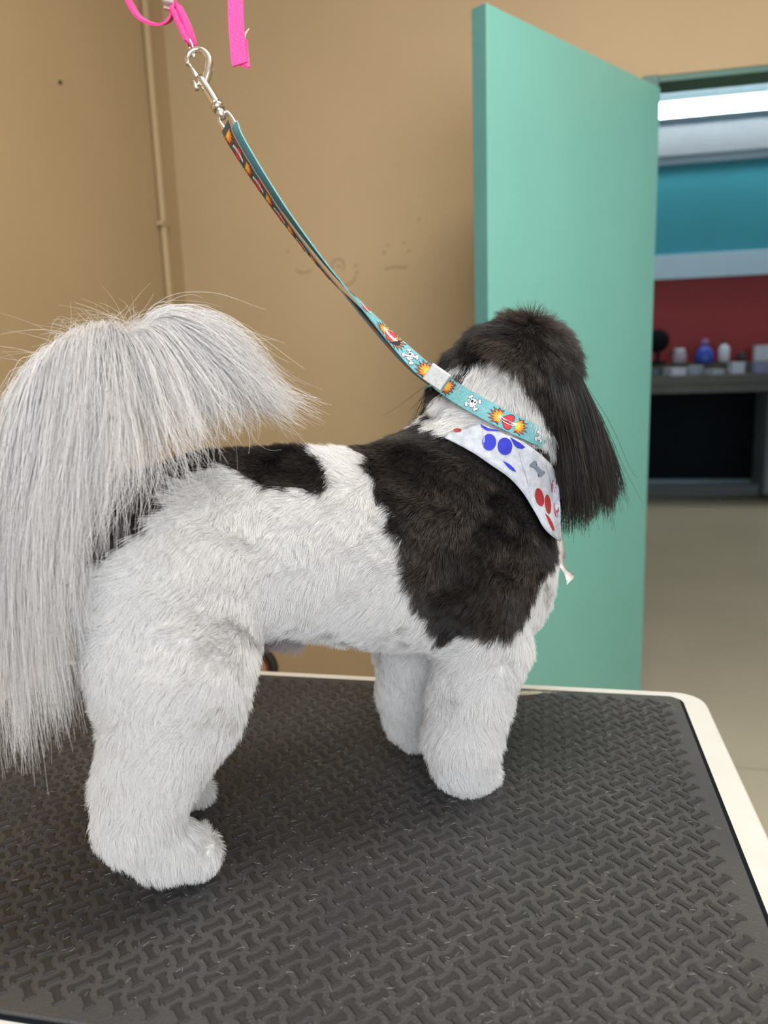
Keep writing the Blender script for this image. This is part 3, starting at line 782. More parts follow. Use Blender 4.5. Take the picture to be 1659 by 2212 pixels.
# ears
def ear(name, gl, n, vsd, label):
    Gd = guides3(gl, 12); m = len(Gd); th = 0.006; vs, fs = [], []
    for s in (1, -1):
        for i in range(m):
            for k in range(9):
                vs.append(Gd[i, k] + DV * s * th * (0.35 if (i in (0, m - 1) or k == 8) else 1.0))
    for s in (0, 1):
        for i in range(m - 1):
            for k in range(8):
                a = s * m * 9 + i * 9 + k; q = (a, a + 1, a + 10, a + 9); fs.append(q if s == 0 else q[::-1])
    loop = [(i, 0) for i in range(m)] + [(m - 1, k) for k in range(1, 9)] + [(i, 8) for i in range(m - 2, -1, -1)] + [(0, k) for k in range(7, 0, -1)]
    for j in range(len(loop)):
        a = loop[j]; b = loop[(j + 1) % len(loop)]
        A_, B_ = a[0] * 9 + a[1], b[0] * 9 + b[1]; fs.append((A_, B_, B_ + m * 9, A_ + m * 9))
    eo = pyobj(name, vs, fs, M_SKIN, dog, True); col_attr(eo.data, np.tile([0.022, 0.018, 0.016], (len(vs), 1))); eo['label'] = label
    P = longhair(gl, n, 12, max(20, n // 45), 0.28, vsd, (0.72, 1.0), 0.0022, 0.05, 0.55)
    base = np.where(rng.random(n)[:, None] < 0.13, np.array([0.075, 0.05, 0.038]), np.array([0.017, 0.014, 0.013])) * rng.uniform(0.7, 1.4, n)[:, None]
    hair_object('ear_hair', P, (0.00021 * (1 - 0.6 * np.linspace(0, 1, 12) ** 2))[None, :], np.repeat(base[:, None, :], 12, 1), M_FUR, eo)
EAR_R = [
 [(1165, 775, .045), (1182, 860, .055), (1202, 960, .050), (1212, 1060, .050), (1218, 1150, .048)],
 [(1195, 768, .034), (1218, 860, .046), (1236, 960, .048), (1248, 1060, .048), (1250, 1148, .045)],
 [(1210, 768, .026), (1244, 860, .038), (1266, 960, .042), (1278, 1050, .042), (1280, 1138, .040)],
 [(1222, 775, .016), (1266, 870, .026), (1292, 970, .032), (1304, 1050, .032), (1304, 1118, .030)],
 [(1228, 785, .002), (1278, 890, .012), (1308, 990, .018), (1319, 1050, .018), (1316, 1095, .018)],
 [(1222, 790, -.015), (1276, 900, -.010), (1305, 990, -.004), (1314, 1050, .0), (1308, 1085, .0)],
]
ear('ear', EAR_R, 6500, 0.006, 'long black hanging ear with straight silky hair')
EAR_L = [
 [(985, 800, -.020), (958, 830, -.010), (945, 870, -.008), (948, 910, -.008), (958, 945, -.010)],
 [(975, 800, -.030), (943, 835, -.022), (930, 875, -.018), (930, 910, -.018), (938, 938, -.018)],
 [(980, 795, -.045), (945, 835, -.040), (932, 875, -.036), (928, 905, -.034), (930, 928, -.034)],
]
ear('ear', EAR_L, 1600, 0.005, 'black ear tucked behind the far side of the head')
# face on the far side
mz = pv(1136, 893, -0.148); fwd = -DV
bm = bmesh.new(); bmesh.ops.create_uvsphere(bm, u_segments=16, v_segments=10, radius=0.013)
for v in bm.verts: v.co = Vector(mz) + Vector((v.co.x * 1.1, v.co.y * 0.8, v.co.z * 0.8))
bmobj('nose', bm, mat('dog_nose', (0.01, 0.009, 0.009), 0.35, var=0.2, scale=90), dog, True)
for s in (-1, 1):
    e = pv(1118, 838, -0.075) + DU * s * 0.028
    g = grad(e[None])[0]; e = e - g * (sdf(e[None])[0] - 0.006)
    bm = bmesh.new(); bmesh.ops.create_uvsphere(bm, u_segments=14, v_segments=10, radius=0.0095, matrix=Matrix.Translation(Vector(e)))
    bmobj('eye', bm, mat('dog_eye', (0.012, 0.006, 0.004), 0.08, var=0.2, scale=50), dog, True)

# ------------------------------------------------------------------ bandana
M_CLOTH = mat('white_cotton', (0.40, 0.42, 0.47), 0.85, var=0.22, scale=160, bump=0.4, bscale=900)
M_BLUE = mat('blue_print', (0.005, 0.012, 0.36), 0.7, var=0.25, scale=220)
M_REDP = mat('red_print', (0.26, 0.010, 0.014), 0.7, var=0.2, scale=200)
M_GLIT = mat('red_glitter', (0.30, 0.008, 0.02), 0.35, col2=(0.50, 0.18, 0.20), scale=420)
M_GREYP = mat('grey_print', (0.13, 0.15, 0.20), 0.8, var=0.1, scale=150)
M_LINE = mat('pale_line_print', (0.42, 0.43, 0.47), 0.8, var=0.1)
def shell(name, grid, m, parent, thick=0.0009):
    r, c, _ = grid.shape
    du = np.gradient(grid, axis=1); dv_ = np.gradient(grid, axis=0); nn = np.cross(du, dv_); nn /= np.linalg.norm(nn, axis=2, keepdims=True) + 1e-9
    if (nn * (CAM - grid)).sum() < 0: nn = -nn
    vs = np.vstack([(grid + nn * thick / 2).reshape(-1, 3), (grid - nn * thick / 2).reshape(-1, 3)]); fs = []; n = r * c
    for i in range(r - 1):
        for j in range(c - 1):
            a = i * c + j; fs.append((a, a + 1, a + c + 1, a + c)); fs.append((n + a, n + a + c, n + a + c + 1, n + a + 1))
    ring = [j for j in range(c)] + [i * c + c - 1 for i in range(1, r)] + [(r - 1) * c + j for j in range(c - 2, -1, -1)] + [i * c for i in range(r - 2, 0, -1)]
    for j in range(len(ring)):
        a, b = ring[j], ring[(j + 1) % len(ring)]; fs.append((a, n + a, n + b, b))
    return pyobj(name, vs, fs, m, parent, True)
ban = empty('bandana', tuple(BAN[4, 20])); tag(ban, 'white bandana with blue and red paw prints round the dog\'s neck', 'bandana')
def under(o, p):
    o.parent = p; o.matrix_parent_inverse = Matrix.Translation(p.location).inverted(); return o
def shellw(name, grid, m, parent, thick=0.0009): return under(shell(name, grid, m, None, thick), parent)
cl_o = shellw('cloth', BAN, M_CLOTH, ban)
# the part that goes round the far side of the neck
nax = nrm(pv(1060, 900, 0) - pv(1000, 1060, 0)); nc = pv(1060, 1010, 0.0)
e1 = nrm(DV - nax * DV.dot(nax)); e2 = np.cross(nax, e1)
ring = []
for hgt in np.linspace(-0.012, 0.012, 5):
    ph = np.linspace(math.radians(60), math.radians(300), 70)
    dirs = np.cos(ph)[:, None] * e1 + np.sin(ph)[:, None] * e2
    dirs = dirs[(dirs @ DU) > -0.1]
    start = nc + nax * hgt + dirs * 0.25
    pts = []
    for s_, d_ in zip(start, dirs):
        t = 0.0
        for _ in range(60):
            q = sdf((s_ - d_ * t)[None])[0] - OFF_BAND
            if q < 0.0006 or t > 0.24: break
            t += max(q * 0.8, 0.0008)
        pts.append(s_ - d_ * t)
    ring.append(pts)
shellw('cloth_back', np.array(ring), M_CLOTH, ban)
# loose end
FL = np.array([[(1196, 1120), (1204, 1165), (1200, 1195), (1204, 1215), (1214, 1232), (1222, 1248), (1224, 1264)],
               [(1204, 1120), (1210, 1165), (1208, 1195), (1211, 1215), (1219, 1231), (1230, 1244), (1231, 1256)],
               [(1210, 1122), (1215, 1168), (1220, 1198), (1217, 1218), (1226, 1234), (1239, 1240), (1238, 1250)]], float)
g = []
for r, vv in zip(FL, (0.045, 0.040, 0.024)):
    q = catmull(r, 20); g.append([pv(x, y, vv + 0.006 * math.sin(i * 0.7)) for i, (x, y) in enumerate(q)])
shellw('loose_end', np.array(g), mat('cream_cotton', (0.80, 0.78, 0.75), 0.85, var=0.08, scale=160, bump=0.4, bscale=900), ban, 0.0012)
def print_on(name, poly, m, parent, off):
    """flat print that follows the cloth: polygon points traced, refined and laid on the neck"""
    P = np.array(poly, float); c = P.mean(0); rings = []
    for s in (1.0, 0.66, 0.33): rings.append(c + (P - c) * s)
    A_ = np.vstack(rings + [c[None]]); p3, b = hit(CAM, ray(A_[:, 0], A_[:, 1]), off)
    n = len(P); fs = []
    for q in (0, 1):
        for k in range(n):
            l = (k + 1) % n; fs.append((q * n + k, q * n + l, (q + 1) * n + l, (q + 1) * n + k))
    for k in range(n): fs.append((2 * n + k, 2 * n + (k + 1) % n, 3 * n))
    under(pyobj(name, p3, fs, m, None, True), parent)
def ell(cx, cy, rx, ry, rot=0.0, n=22):
    a = np.linspace(0, 2 * math.pi, n, endpoint=False); r = math.radians(rot)
    x, y = rx * np.cos(a), ry * np.sin(a)
    return np.stack([cx + x * math.cos(r) - y * math.sin(r), cy + x * math.sin(r) + y * math.cos(r)], 1)
PO = OFF_BAND + 0.0009
print_on('paw_print', ell(1057, 955, 15, 18, 0), M_BLUE, ban, PO)
print_on('paw_print', ell(1091, 964, 16, 19, -8), M_BLUE, ban, PO)
print_on('paw_print', [(1102, 944), (1112, 950), (1124, 957), (1135, 966), (1128, 970), (1118, 968), (1110, 960)], M_BLUE, ban, PO)
print_on('paw_print', [(1037, 916), (1045, 921), (1060, 926), (1075, 929), (1085, 932), (1070, 931), (1052, 930), (1043, 925)], M_BLUE, ban, PO)
print_on('paw_print', [(1086, 995), (1100, 1002), (1110, 1011), (1116, 1020), (1106, 1016), (1098, 1010)], M_BLUE, ban, PO)
nb_ = len(bvs) // 3; ob_ = np.array(bvs)[:nb_, :2] * 2050; cb1, sb1 = math.cos(math.radians(50)), math.sin(math.radians(50))
print_on('bone_print', np.stack([1161 + ob_[:, 0] * cb1 - ob_[:, 1] * sb1, 1013 + ob_[:, 0] * sb1 + ob_[:, 1] * cb1], 1), M_GREYP, ban, PO)
print_on('paw_print', ell(1166, 1074, 9, 20, -12), M_REDP, ban, PO)
print_on('paw_print', ell(1184, 1089, 6.5, 21, -6), M_REDP, ban, PO)
print_on('paw_print', ell(1198, 1055, 6, 18, -6), M_GLIT, ban, PO)
print_on('paw_print', ell(1202, 1099, 5, 19, -6), M_GLIT, ban, PO)
print_on('paw_print', [(1178, 1108), (1186, 1116), (1194, 1130), (1199, 1146), (1194, 1146), (1186, 1130)], M_REDP, ban, PO)
print_on('paw_print', ell(988, 929, 9, 4, 0), M_REDP, ban, PO)
for xs in ([(1043, 925), (1046, 945), (1044, 965)], [(1122, 972), (1128, 1000), (1138, 1030), (1142, 1046)], [(1181, 1004), (1188, 1030), (1192, 1045)], [(1108, 965), (1104, 980)]):
    q = catmull(np.array(xs, float), 8); w = 0.9
    print_on('line_print', np.vstack([q + (w, 0), q[::-1] - (w, 0)]), M_LINE, ban, PO)

# ------------------------------------------------------------------ leash
lt = empty('leash', tuple(STRAP[0])); tag(lt, 'printed teal leash with skulls and flames running to the dog\'s neck', 'leash')
M_STRAP = mat('teal_webbing', (0.14, 0.37, 0.40), 0.7, var=0.12, scale=150, bump=0.5, bscale=900)
M_STRAPB = mat('shaded_webbing', (0.030, 0.085, 0.095), 0.8, col2=(0.16, 0.06, 0.02), scale=90, bump=0.5, bscale=900)  # teal and rust print, darkened to paint in the back layer's shade
HALF = 0.0080
up3 = -RC[:, 1]; rt3 = RC[:, 0]; fw3 = RC[:, 2]
HOOKY = 0.78                                  # the hook hangs this far from the camera
def at_depth(px, py, d):
    r = np.array([(px - IW / 2) / F, (py - IH / 2) / F, 1.0]); return CAM + RC @ (r * d)
d_n = float(depth(STRAP[0]))
lp = densify([(497, 272), (512, 305), (560, 382), (620, 470), (700, 574), (780, 664), (850, 738), (905, 790), (938, 815)], 70)
ss = np.linspace(0, 1, 70)
LEASH = np.array([at_depth(x, y, HOOKY - 0.02 + (d_n - 0.004 - HOOKY + 0.02) * s) for (x, y), s in zip(lp, ss)])
T = np.gradient(LEASH, axis=0); T /= np.linalg.norm(T, axis=1)[:, None]
vd = LEASH - CAM; vd /= np.linalg.norm(vd, axis=1)[:, None]
pe = np.cross(T, vd); pe /= np.linalg.norm(pe, axis=1)[:, None]           # across the strap in view
if (pe[0] @ rt3) < 0: pe = -pe
phi = np.radians(np.interp(ss, [0, 0.12, 0.35, 0.55, 0.72, 0.88, 1], [130, 124, 108, 93, 58, 15, 5]))
vdp = vd - T * (vd * T).sum(1)[:, None]; vdp /= np.linalg.norm(vdp, axis=1)[:, None]
Wl = np.cos(phi)[:, None] * pe + np.sin(phi)[:, None] * vdp
Nl = np.cross(T, Wl)
Nl *= np.sign((Nl[-1] * -vd[-1]).sum())
gap = np.interp(ss, [0, 0.06, 0.3, 0.8, 1], [0.0085, 0.0080, 0.0060, 0.0030, 0.0024])[:, None]
def strip(name, P, Wv, half, th, m): 
    v, f = ribbon_data(P, Wv, half, th); return under(pyobj(name, v, f, m, None), lt)
strip('strap', LEASH + Nl * gap / 2, Wl, HALF, 0.0014, M_STRAP)
strip('strap', LEASH - Nl * gap / 2 - pe * 0.0010, Wl, HALF, 0.0014, M_STRAPB)
# loop round the neck, near side and far side
Ts = np.gradient(STRAP, axis=0); Ts /= np.linalg.norm(Ts, axis=1)[:, None]
gs = grad(STRAP); gs = 0.6 * gs + 0.4 * nrm(CAM - STRAP.mean(0)); Ws = np.cross(Ts, gs); Ws /= np.linalg.norm(Ws, axis=1)[:, None]
for i in range(40):
    if Ws[i] @ Ws[0] < 0: Ws[i] = -Ws[i]
if Ws[0] @ rt3 < 0: Ws = -Ws
Ss = STRAP.copy()
for _ in range(6): Ss[1:-1] = 0.5 * Ss[1:-1] + 0.25 * (Ss[:-2] + Ss[2:])
strip('neck_loop', Ss, Ws, HALF * 1.06, 0.0014, M_STRAP)
bl = np.array([at_depth(x, y, d_n + dz) for x, y, dz in ((938, 828, 0.004), (946, 850, 0.012), (956, 872, 0.022), (965, 893, 0.032))])
bl = catmull(bl, 14); Tb = np.gradient(bl, axis=0); Tb /= np.linalg.norm(Tb, axis=1)[:, None]
Wb = np.cross(Tb, nrm(CAM - bl[0]) + 0.8 * rt3); Wb /= np.linalg.norm(Wb, axis=1)[:, None]
strip('neck_loop', bl, Wb, np.linspace(HALF * 0.9, HALF * 0.55, 14), 0.0014, M_STRAP)
ring = []
nc2 = pv(1040, 890, 0.0); nax2 = nrm(np.cross(STRAP[-1] - STRAP[0], DV)); 
e1b = nrm(DV - nax2 * DV.dot(nax2)); e2b = np.cross(nax2, e1b)
for p_ in np.radians(np.linspace(95, 265, 36)):
    d_ = math.cos(p_) * e1b + math.sin(p_) * e2b; s_ = nc2 + d_ * 0.25; t = 0.0
    for _ in range(60):
        q = sdf((s_ - d_ * t)[None])[0] - OFF_STRAP
        if q < 0.0006 or t > 0.24: break
        t += max(q * 0.8, 0.0008)
    ring.append(s_ - d_ * t)
ring = np.array(ring); strip('neck_loop', ring, np.tile(nax2, (36, 1)), HALF, 0.0014, M_STRAP)
# slider clasp
kc = 0.0
c0, c1 = at_depth(928, 800, d_n - 0.004), at_depth(960, 822, d_n - 0.003)
ca = nrm(c1 - c0); cw = nrm(np.cross(ca, nrm(CAM - c0))); cw = cw if cw @ rt3 > 0 else -cw; cn = np.cross(ca, cw); cn = cn if cn @ (CAM - c0) > 0 else -cn
cm = Matrix.Identity(4); cmid = at_depth(943, 814, min(float(depth(Ss[:9]).min()), float(depth(LEASH[-8:]).min())) - 0.0045)
for i in range(3): cm[i][0] = ca[i]; cm[i][1] = cw[i]; cm[i][2] = cn[i]; cm[i][3] = cmid[i]
under(box('slider_clasp', (-0.0100, -0.0088, -0.0046), (0.0100, 0.0088, 0.0046), mat('white_metal_clasp', (0.42, 0.41, 0.39), 0.45, metal=0.1, var=0.15, scale=300), None, 0.0009, cm), lt)
under(box('clasp_edge', (-0.0098, 0.0072, 0.0044), (0.0098, 0.0080, 0.0049), M_CHROME, None, 0.0, cm), lt)
dots = bmesh.new()
for x, y in ((-0.002, 0.001), (0.0005, 0.003), (0.001, -0.003), (0.003, -0.004), (-0.004, -0.001), (0.004, 0.002), (0.0035, -0.006), (0.0055, -0.005), (-0.001, 0.0055)):
    bmesh.ops.create_circle(dots, cap_ends=True, segments=6, radius=0.00028, matrix=cm @ Matrix.Translation((x, y, 0.00470)))
under(bmobj('clasp_wear', dots, M_DARKMETAL), lt)

# prints on the strap, in strap coordinates (s metres along, w metres across)
def frame_of(P, Wv, off, sgn=None):
    P = np.asarray(P); cum = np.concatenate([[0], np.cumsum(np.linalg.norm(np.diff(P, axis=0), axis=1))])
    T_ = np.gradient(P, axis=0); T_ /= np.linalg.norm(T_, axis=1)[:, None]
    Nn = np.cross(T_, Wv); Nn /= np.linalg.norm(Nn, axis=1)[:, None]
    if (sgn is None and (Nn * (CAM - P)).sum() < 0) or (sgn is not None and sgn * (Nn[-1] @ (CAM - P[-1])) < 0): Nn = -Nn
    def f(s, w, lift=0.0):
        o = [np.interp(s, cum, P[:, i]) + w * np.interp(s, cum, Wv[:, i]) + (off + lift) * np.interp(s, cum, Nn[:, i]) for i in range(3)]
        return np.stack(o, -1)
    return f, cum[-1]
M_INK = mat('ink_print', (0.012, 0.012, 0.02), 0.8, var=0.2)
M_PWHITE = mat('white_print', (0.75, 0.75, 0.76), 0.8, var=0.06)
M_ORANGE = mat('orange_print', (0.72, 0.19, 0.02), 0.8, col2=(0.80, 0.36, 0.03), scale=500)
M_RUST = mat('rust_print', (0.30, 0.07, 0.03), 0.8, var=0.2, scale=300)
M_HEARTP = mat('heart_print', (0.55, 0.03, 0.04), 0.8, var=0.2, scale=300)
class Motif:
    def __init__(s): s.v, s.f, s.m, s.mats = [], [], [], []
    def poly(s, pts, m, lift):
        if m not in s.mats: s.mats.append(m)
        k = len(s.v); p3 = [Vector((x, y, 0)) for x, y in pts]
        s.v += [(x, y, lift) for x, y in pts]
        for t_ in tessellate_polygon([p3]): s.f.append(tuple(k + i for i in t_)); s.m.append(s.mats.index(m))
    def build(s, name, f, s0, sc=1.0, flip=1, w0=0.0):
        V = np.array(s.v); W_ = np.clip(V[:, 1] * sc * flip + w0, -HALF, HALF)
        P = f(s0 + V[:, 0] * sc, W_, 0) + 0
        P2 = f(s0 + V[:, 0] * sc, W_, 1e-3); P = P + (P2 - P) * (V[:, 2] / 1e-3)[:, None]
        me = bpy.data.meshes.new(name); me.from_pydata([tuple(p) for p in P], [], s.f)
        for m in s.mats: me.materials.append(m)
        me.polygons.foreach_set('material_index', s.m)
        o = bpy.data.objects.new(name, me); COL.objects.link(o); return under(o, lt)
def circ(cx, cy, rx, ry=None, n=14): return [tuple(p) for p in ell(cx, cy, rx, ry or rx, 0, n)]
def grow(pts, d):
    c = np.mean(pts, 0); return [tuple(np.array(p) + nrm(np.array(p) - c + 1e-9) * d) for p in pts]
def skull():
    m = Motif(); mm = 0.001
    for sg in (1, -1):
        a = math.radians(38 * sg); R2 = np.array([[math.cos(a), -math.sin(a)], [math.sin(a), math.cos(a)]])
        for gr, M_, li in ((0.45, M_INK, 0.00004), (0, M_PWHITE, 0.00008)):
            parts = [[(-6.3, -.75 - gr), (6.3, -.75 - gr), (6.3, .75 + gr), (-6.3, .75 + gr)]] + [circ(sx * 6.4, sy * 1.0, 1.25 + gr, n=10) for sx in (-1, 1) for sy in (-1, 1)]
            for q in parts: m.poly([tuple(R2 @ np.array(p) * mm) for p in q], M_, li)
    hd = [(-3.4, 0.6), (-3.1, 2.6), (-1.6, 3.8), (0.4, 4.0), (2.2, 3.2), (3.2, 1.6), (3.1, -0.6), (2.3, -2.0), (1.9, -3.8), (-0.2, -4.3), (-1.7, -3.6), (-2.2, -1.9)]
    m.poly([(x * mm, y * mm) for x, y in grow(hd, 0.45)], M_INK, 0.00012); m.poly([(x * mm, y * mm) for x, y in hd], M_PWHITE, 0.00016)
    m.poly([(x * mm, y * mm) for x, y in circ(-1.4, 0.9, 1.35, 1.5)], M_INK, 0.0002); m.poly([(x * mm, y * mm) for x, y in circ(1.6, 1.2, 0.95, 1.0)], M_INK, 0.0002)
    m.poly([(0.2 * mm, -0.6 * mm), (0.8 * mm, -1.5 * mm), (-0.1 * mm, -1.5 * mm)], M_INK, 0.0002)
    for x in (-0.9, 0.0, 0.9): m.poly([((x - .12) * mm, -3.8 * mm), ((x + .12) * mm, -3.8 * mm), ((x + .12) * mm, -2.6 * mm), ((x - .12) * mm, -2.6 * mm)], M_INK, 0.0002)
    return m
def flame(d=1):
    m = Motif(); mm = 0.001
    base = [(-4, -6.5), (-1.5, -5.2), (3.2, -6.8), (1.0, -4.2), (6.2, -4.6), (2.6, -2.2), (8.4, -1.6), (3.8, 0.2), (7.4, 2.2), (3.0, 2.4), (6.4, 5.6), (1.6, 4.6), (1.2, 7.2), (-1.6, 5.4), (-4, 6.6)]
    for sc, M_, li in ((1.12, M_INK, .00004), (1.0, M_RUST, .00008), (0.78, M_ORANGE, .00012), (0.45, mat('yellow_print', (0.85, 0.50, 0.05), 0.8, var=0.1), .00016)):
        m.poly([((-4 + (x + 4) * sc) * mm * d, y * sc * mm) for x, y in base], M_, li)
    return m
def heart():
    m = Motif(); mm = 0.001
    a = np.linspace(0, 2 * math.pi, 30, endpoint=False)
    hx_, hy_ = 16 * np.sin(a) ** 3, 13 * np.cos(a) - 5 * np.cos(2 * a) - 2 * np.cos(3 * a) - np.cos(4 * a)
    for s_, M_, li in ((0.46, M_INK, .00018), (0.42, M_HEARTP, .00022)): m.poly([(y * s_ * mm, x * s_ * mm) for x, y in zip(hx_, hy_)], M_, li)
    x = np.linspace(-8.5, 8.5, 12); yb = -0.9 + 0.022 * x * x
    for e_, M_, li in ((0.35, M_INK, .00026), (0, M_PWHITE, .0003)):
        m.poly([(p * mm, (q - 1.5 - e_) * mm) for p, q in zip(x, yb)] + [(p * mm, (q + 1.5 + e_) * mm) for p, q in zip(x[::-1], yb[::-1])], M_, li)
    # letters of the banner as small strokes
    GL = {'H': [((0, 0), (0, 2)), ((1, 0), (1, 2)), ((0, 1), (1, 1))], 'U': [((0, 0), (0, 2)), ((1, 0), (1, 2)), ((0, 0), (1, 0))],
          'A': [((0, 0), (.5, 2)), ((1, 0), (.5, 2)), ((.2, .8), (.8, .8))], 'R': [((0, 0), (0, 2)), ((0, 2), (1, 1.6)), ((1, 1.6), (0, 1)), ((0, 1), (1, 0))],
          'T': [((.5, 0), (.5, 2)), ((0, 2), (1, 2))], 'I': [((.5, 0), (.5, 2))]}
    for i, ch in enumerate('HUARTI'):
        ox = -6.6 + i * 2.25
        for (x0, y0), (x1, y1) in GL[ch]:
            p, q = np.array([x0 * 1.3, y0]), np.array([x1 * 1.3, y1]); n_ = nrm(np.array([-(q - p)[1], (q - p)[0]])) * 0.17
            off_ = np.array([ox, -1.9 + 0.022 * ox * ox])
            m.poly([tuple((k_ + off_) * mm) for k_ in (p + n_, q + n_, q - n_, p - n_)], M_INK, .00034)
    return m
fN, lenN = frame_of(Ss, Ws, 0.00085); fL, lenL = frame_of(LEASH + Nl * gap / 2, Wl, 0.00085, 1); fB, lenB = frame_of(LEASH - Nl * gap / 2 - pe * 0.0010, Wl, 0.00085, -1)
cumN = np.concatenate([[0], np.cumsum(np.linalg.norm(np.diff(Ss, axis=0), axis=1))])
sN = lambda x: float(np.interp(x, strap_px[:, 0], cumN))
flame(1).build('flame_print', fN, sN(969), 1.0); skull().build('skull_print', fN, sN(1022), 1.0)
flame(-1).build('flame_print', fN, sN(1074), 1.0); heart().build('heart_print', fN, sN(1096), 1.0); flame(1).build('flame_print', fN, sN(1122), 1.0); skull().build('skull_print', fN, sN(1164), 0.9)
flame(-1).build('flame_print', fL, lenL - 0.012, 1.1); skull().build('skull_print', fL, lenL - 0.031, 1.1)
flame(1).build('flame_print', fL, lenL - 0.050, 1.1); heart().build('heart_print', fL, lenL - 0.060, 1.1); flame(-1).build('flame_print', fL, lenL - 0.068, 1.1)
for k_, q_ in enumerate(np.arange(0.012, lenB * 0.6, 0.0185)):
    (heart() if k_ % 2 else flame(1)).build(('flame_print', 'heart_print')[k_ % 2], fB, q_, 1.1)
for k_, q_ in enumerate(np.arange(0.012, lenL - 0.085, 0.0215)):
    (flame(1) if k_ % 3 == 0 else heart() if k_ % 3 == 1 else skull()).build(('flame_print', 'heart_print', 'skull_print')[k_ % 3], fL, q_, 0.9)

# ------------------------------------------------------------------ snap hook
hk = empty('snap_hook', tuple(at_depth(440, 190, HOOKY))); tag(hk, 'nickel bolt snap hook between pink loop and printed leash', 'snap hook')
def U(o): return under(o, hk)
def pxs(L, d=0.0): return np.array([at_depth(x, y, HOOKY + d) for x, y in L])
def rp(r): return 1.22 * r * HOOKY / F
U(tube('hook', catmull(pxs([(406, 140), (404, 128), (410, 114), (424, 107), (438, 110), (449, 122), (452, 138), (450, 154), (446, 168), (442, 180)]), 40), np.interp(np.linspace(0, 1, 40), [0, 0.4, 0.75, 1], [rp(4.5), rp(5.5), rp(8), rp(8)]), M_CHROME, None, 14))
U(tube('bolt', pxs([(409, 141), (420, 158), (434, 177)]), rp(4.2), M_STEEL, None, 12))
U(tube('barrel', pxs([(430, 166), (436, 176), (450, 198), (464, 221), (470, 230)]), [rp(6.5), rp(9.5), rp(9.5), rp(9.2), rp(9)], M_CHROME, None, 16))
U(tube('thumb_tab', pxs([(432, 180), (424, 184)], -0.004), rp(3.0), M_STEEL, None, 8)); U(tube('thumb_tab', pxs([(417, 177), (422, 185), (426, 194)], -0.004), rp(4.0), M_STEEL, None, 10))
U(tube('collar_ring', pxs([(467, 226), (471, 232), (474, 238)]), [rp(11.5), rp(12), rp(10.5)], M_CHROME, None, 16))
U(tube('swivel_pin', pxs([(472, 236), (477, 245), (482, 256)]), [rp(8), rp(8), rp(6)], M_STEEL, None, 12))
eye = catmull(pxs([(476, 250), (488, 243), (497, 250), (506, 264), (512, 276), (503, 284), (490, 288), (481, 274), (473, 260), (476, 250)]), 40)[:-1]
U(tube('swivel_eye', eye, rp(4.0), M_CHROME, None, 10, True))

# ------------------------------------------------------------------ pink grooming loop
pk = empty('grooming_loop', tuple(at_depth(380, 10, HOOKY))); tag(pk, 'hot pink webbing grooming loop hanging above the snap hook', 'strap')
def pribbon(name, L, dl, half, wv):
    P = catmull(np.array([at_depth(x, y, HOOKY + d) for (x, y), d in zip(L, dl)]), 40)
    wv = np.array(wv, float); Wv = np.linspace(wv[0], wv[-1], 40) if wv.ndim == 2 else np.tile(wv, (40, 1))
    T_ = np.gradient(P, axis=0); T_ /= np.linalg.norm(T_, axis=1)[:, None]
    Wv = Wv - T_ * (Wv * T_).sum(1)[:, None]; Wv /= np.linalg.norm(Wv, axis=1)[:, None]
    v, f = ribbon_data(P, Wv, half, 0.0022); return under(pyobj(name, v, f, M_PINK, None), pk)
side_w = 0.55 * up3 + 0.83 * fw3
pribbon('loop_strap', [(292, -330), (268, -150), (272, -30), (284, 12), (305, 40), (338, 53), (362, 46), (375, 22), (380, -10), (385, -60), (388, -330)], [0.0, 0.0, 0, 0, 0, 0, 0, 0, 0, 0, 0], 0.0085, side_w)
pribbon('loop_strap', [(376, 20), (385, 42), (397, 68), (405, 86), (408, 94)], [-0.004] * 5, 0.0078, 0.92 * fw3 + 0.39 * rt3)
pribbon('loop_strap', [(383, 8), (396, 34), (406, 58), (412, 80), (412, 92)], [0.004] * 5, 0.0078, 0.92 * fw3 + 0.39 * rt3)
pribbon('hanging_strap', [(506, -330), (508, -100), (509, -20), (510, 40), (513, 90), (516, 128), (519, 139)], [0.0] * 7, 0.0078, rt3)
pribbon('strap_fold', [(520, 84), (522, 110), (525, 138), (523, 141)], [0.006, 0.008, 0.008, 0.002], 0.0070, 0.8 * rt3 + 0.5 * fw3)
vs, fs = tube_data(catmull(pxs([(525, 95), (527, 82), (531, 72), (538, 62)], 0.004), 12), np.linspace(0.0022, 0.0004, 12), 8)
under(pyobj('loose_thread', vs, fs, mat('pale_pink_thread', (0.85, 0.50, 0.42), 0.7, var=0.1), None, True), pk)
rngp = catmull(pxs([(405, 82), (412, 92), (417, 108), (420, 122), (414, 116), (408, 104), (405, 92), (405, 82)]), 30)[:-1]
under(tube('ring', rngp, rp(2.6), M_CHROME, None, 8, True), pk)
sm = Matrix.Identity(4); sc_ = at_depth(367, -2, HOOKY - 0.004)
sa, sb = nrm(0.25 * rt3 + 0.97 * up3), nrm(0.97 * rt3 - 0.25 * up3)
for i in range(3): sm[i][0] = sb[i]; sm[i][1] = sa[i]; sm[i][2] = -fw3[i]; sm[i][3] = sc_[i]
under(box('slide_buckle', (-0.0060, -0.0065, -0.004), (0.0060, 0.012, 0.006), mat('white_metal_clasp', (0.8, 0.79, 0.76), 0.35), None, 0.0018, sm), pk)
under(box('buckle_end_plate', (-0.0045, -0.0105, -0.004), (0.0045, -0.0065, 0.001), M_STEEL, None, 0.001, sm), pk)  # steel plate at the lower end of the buckle
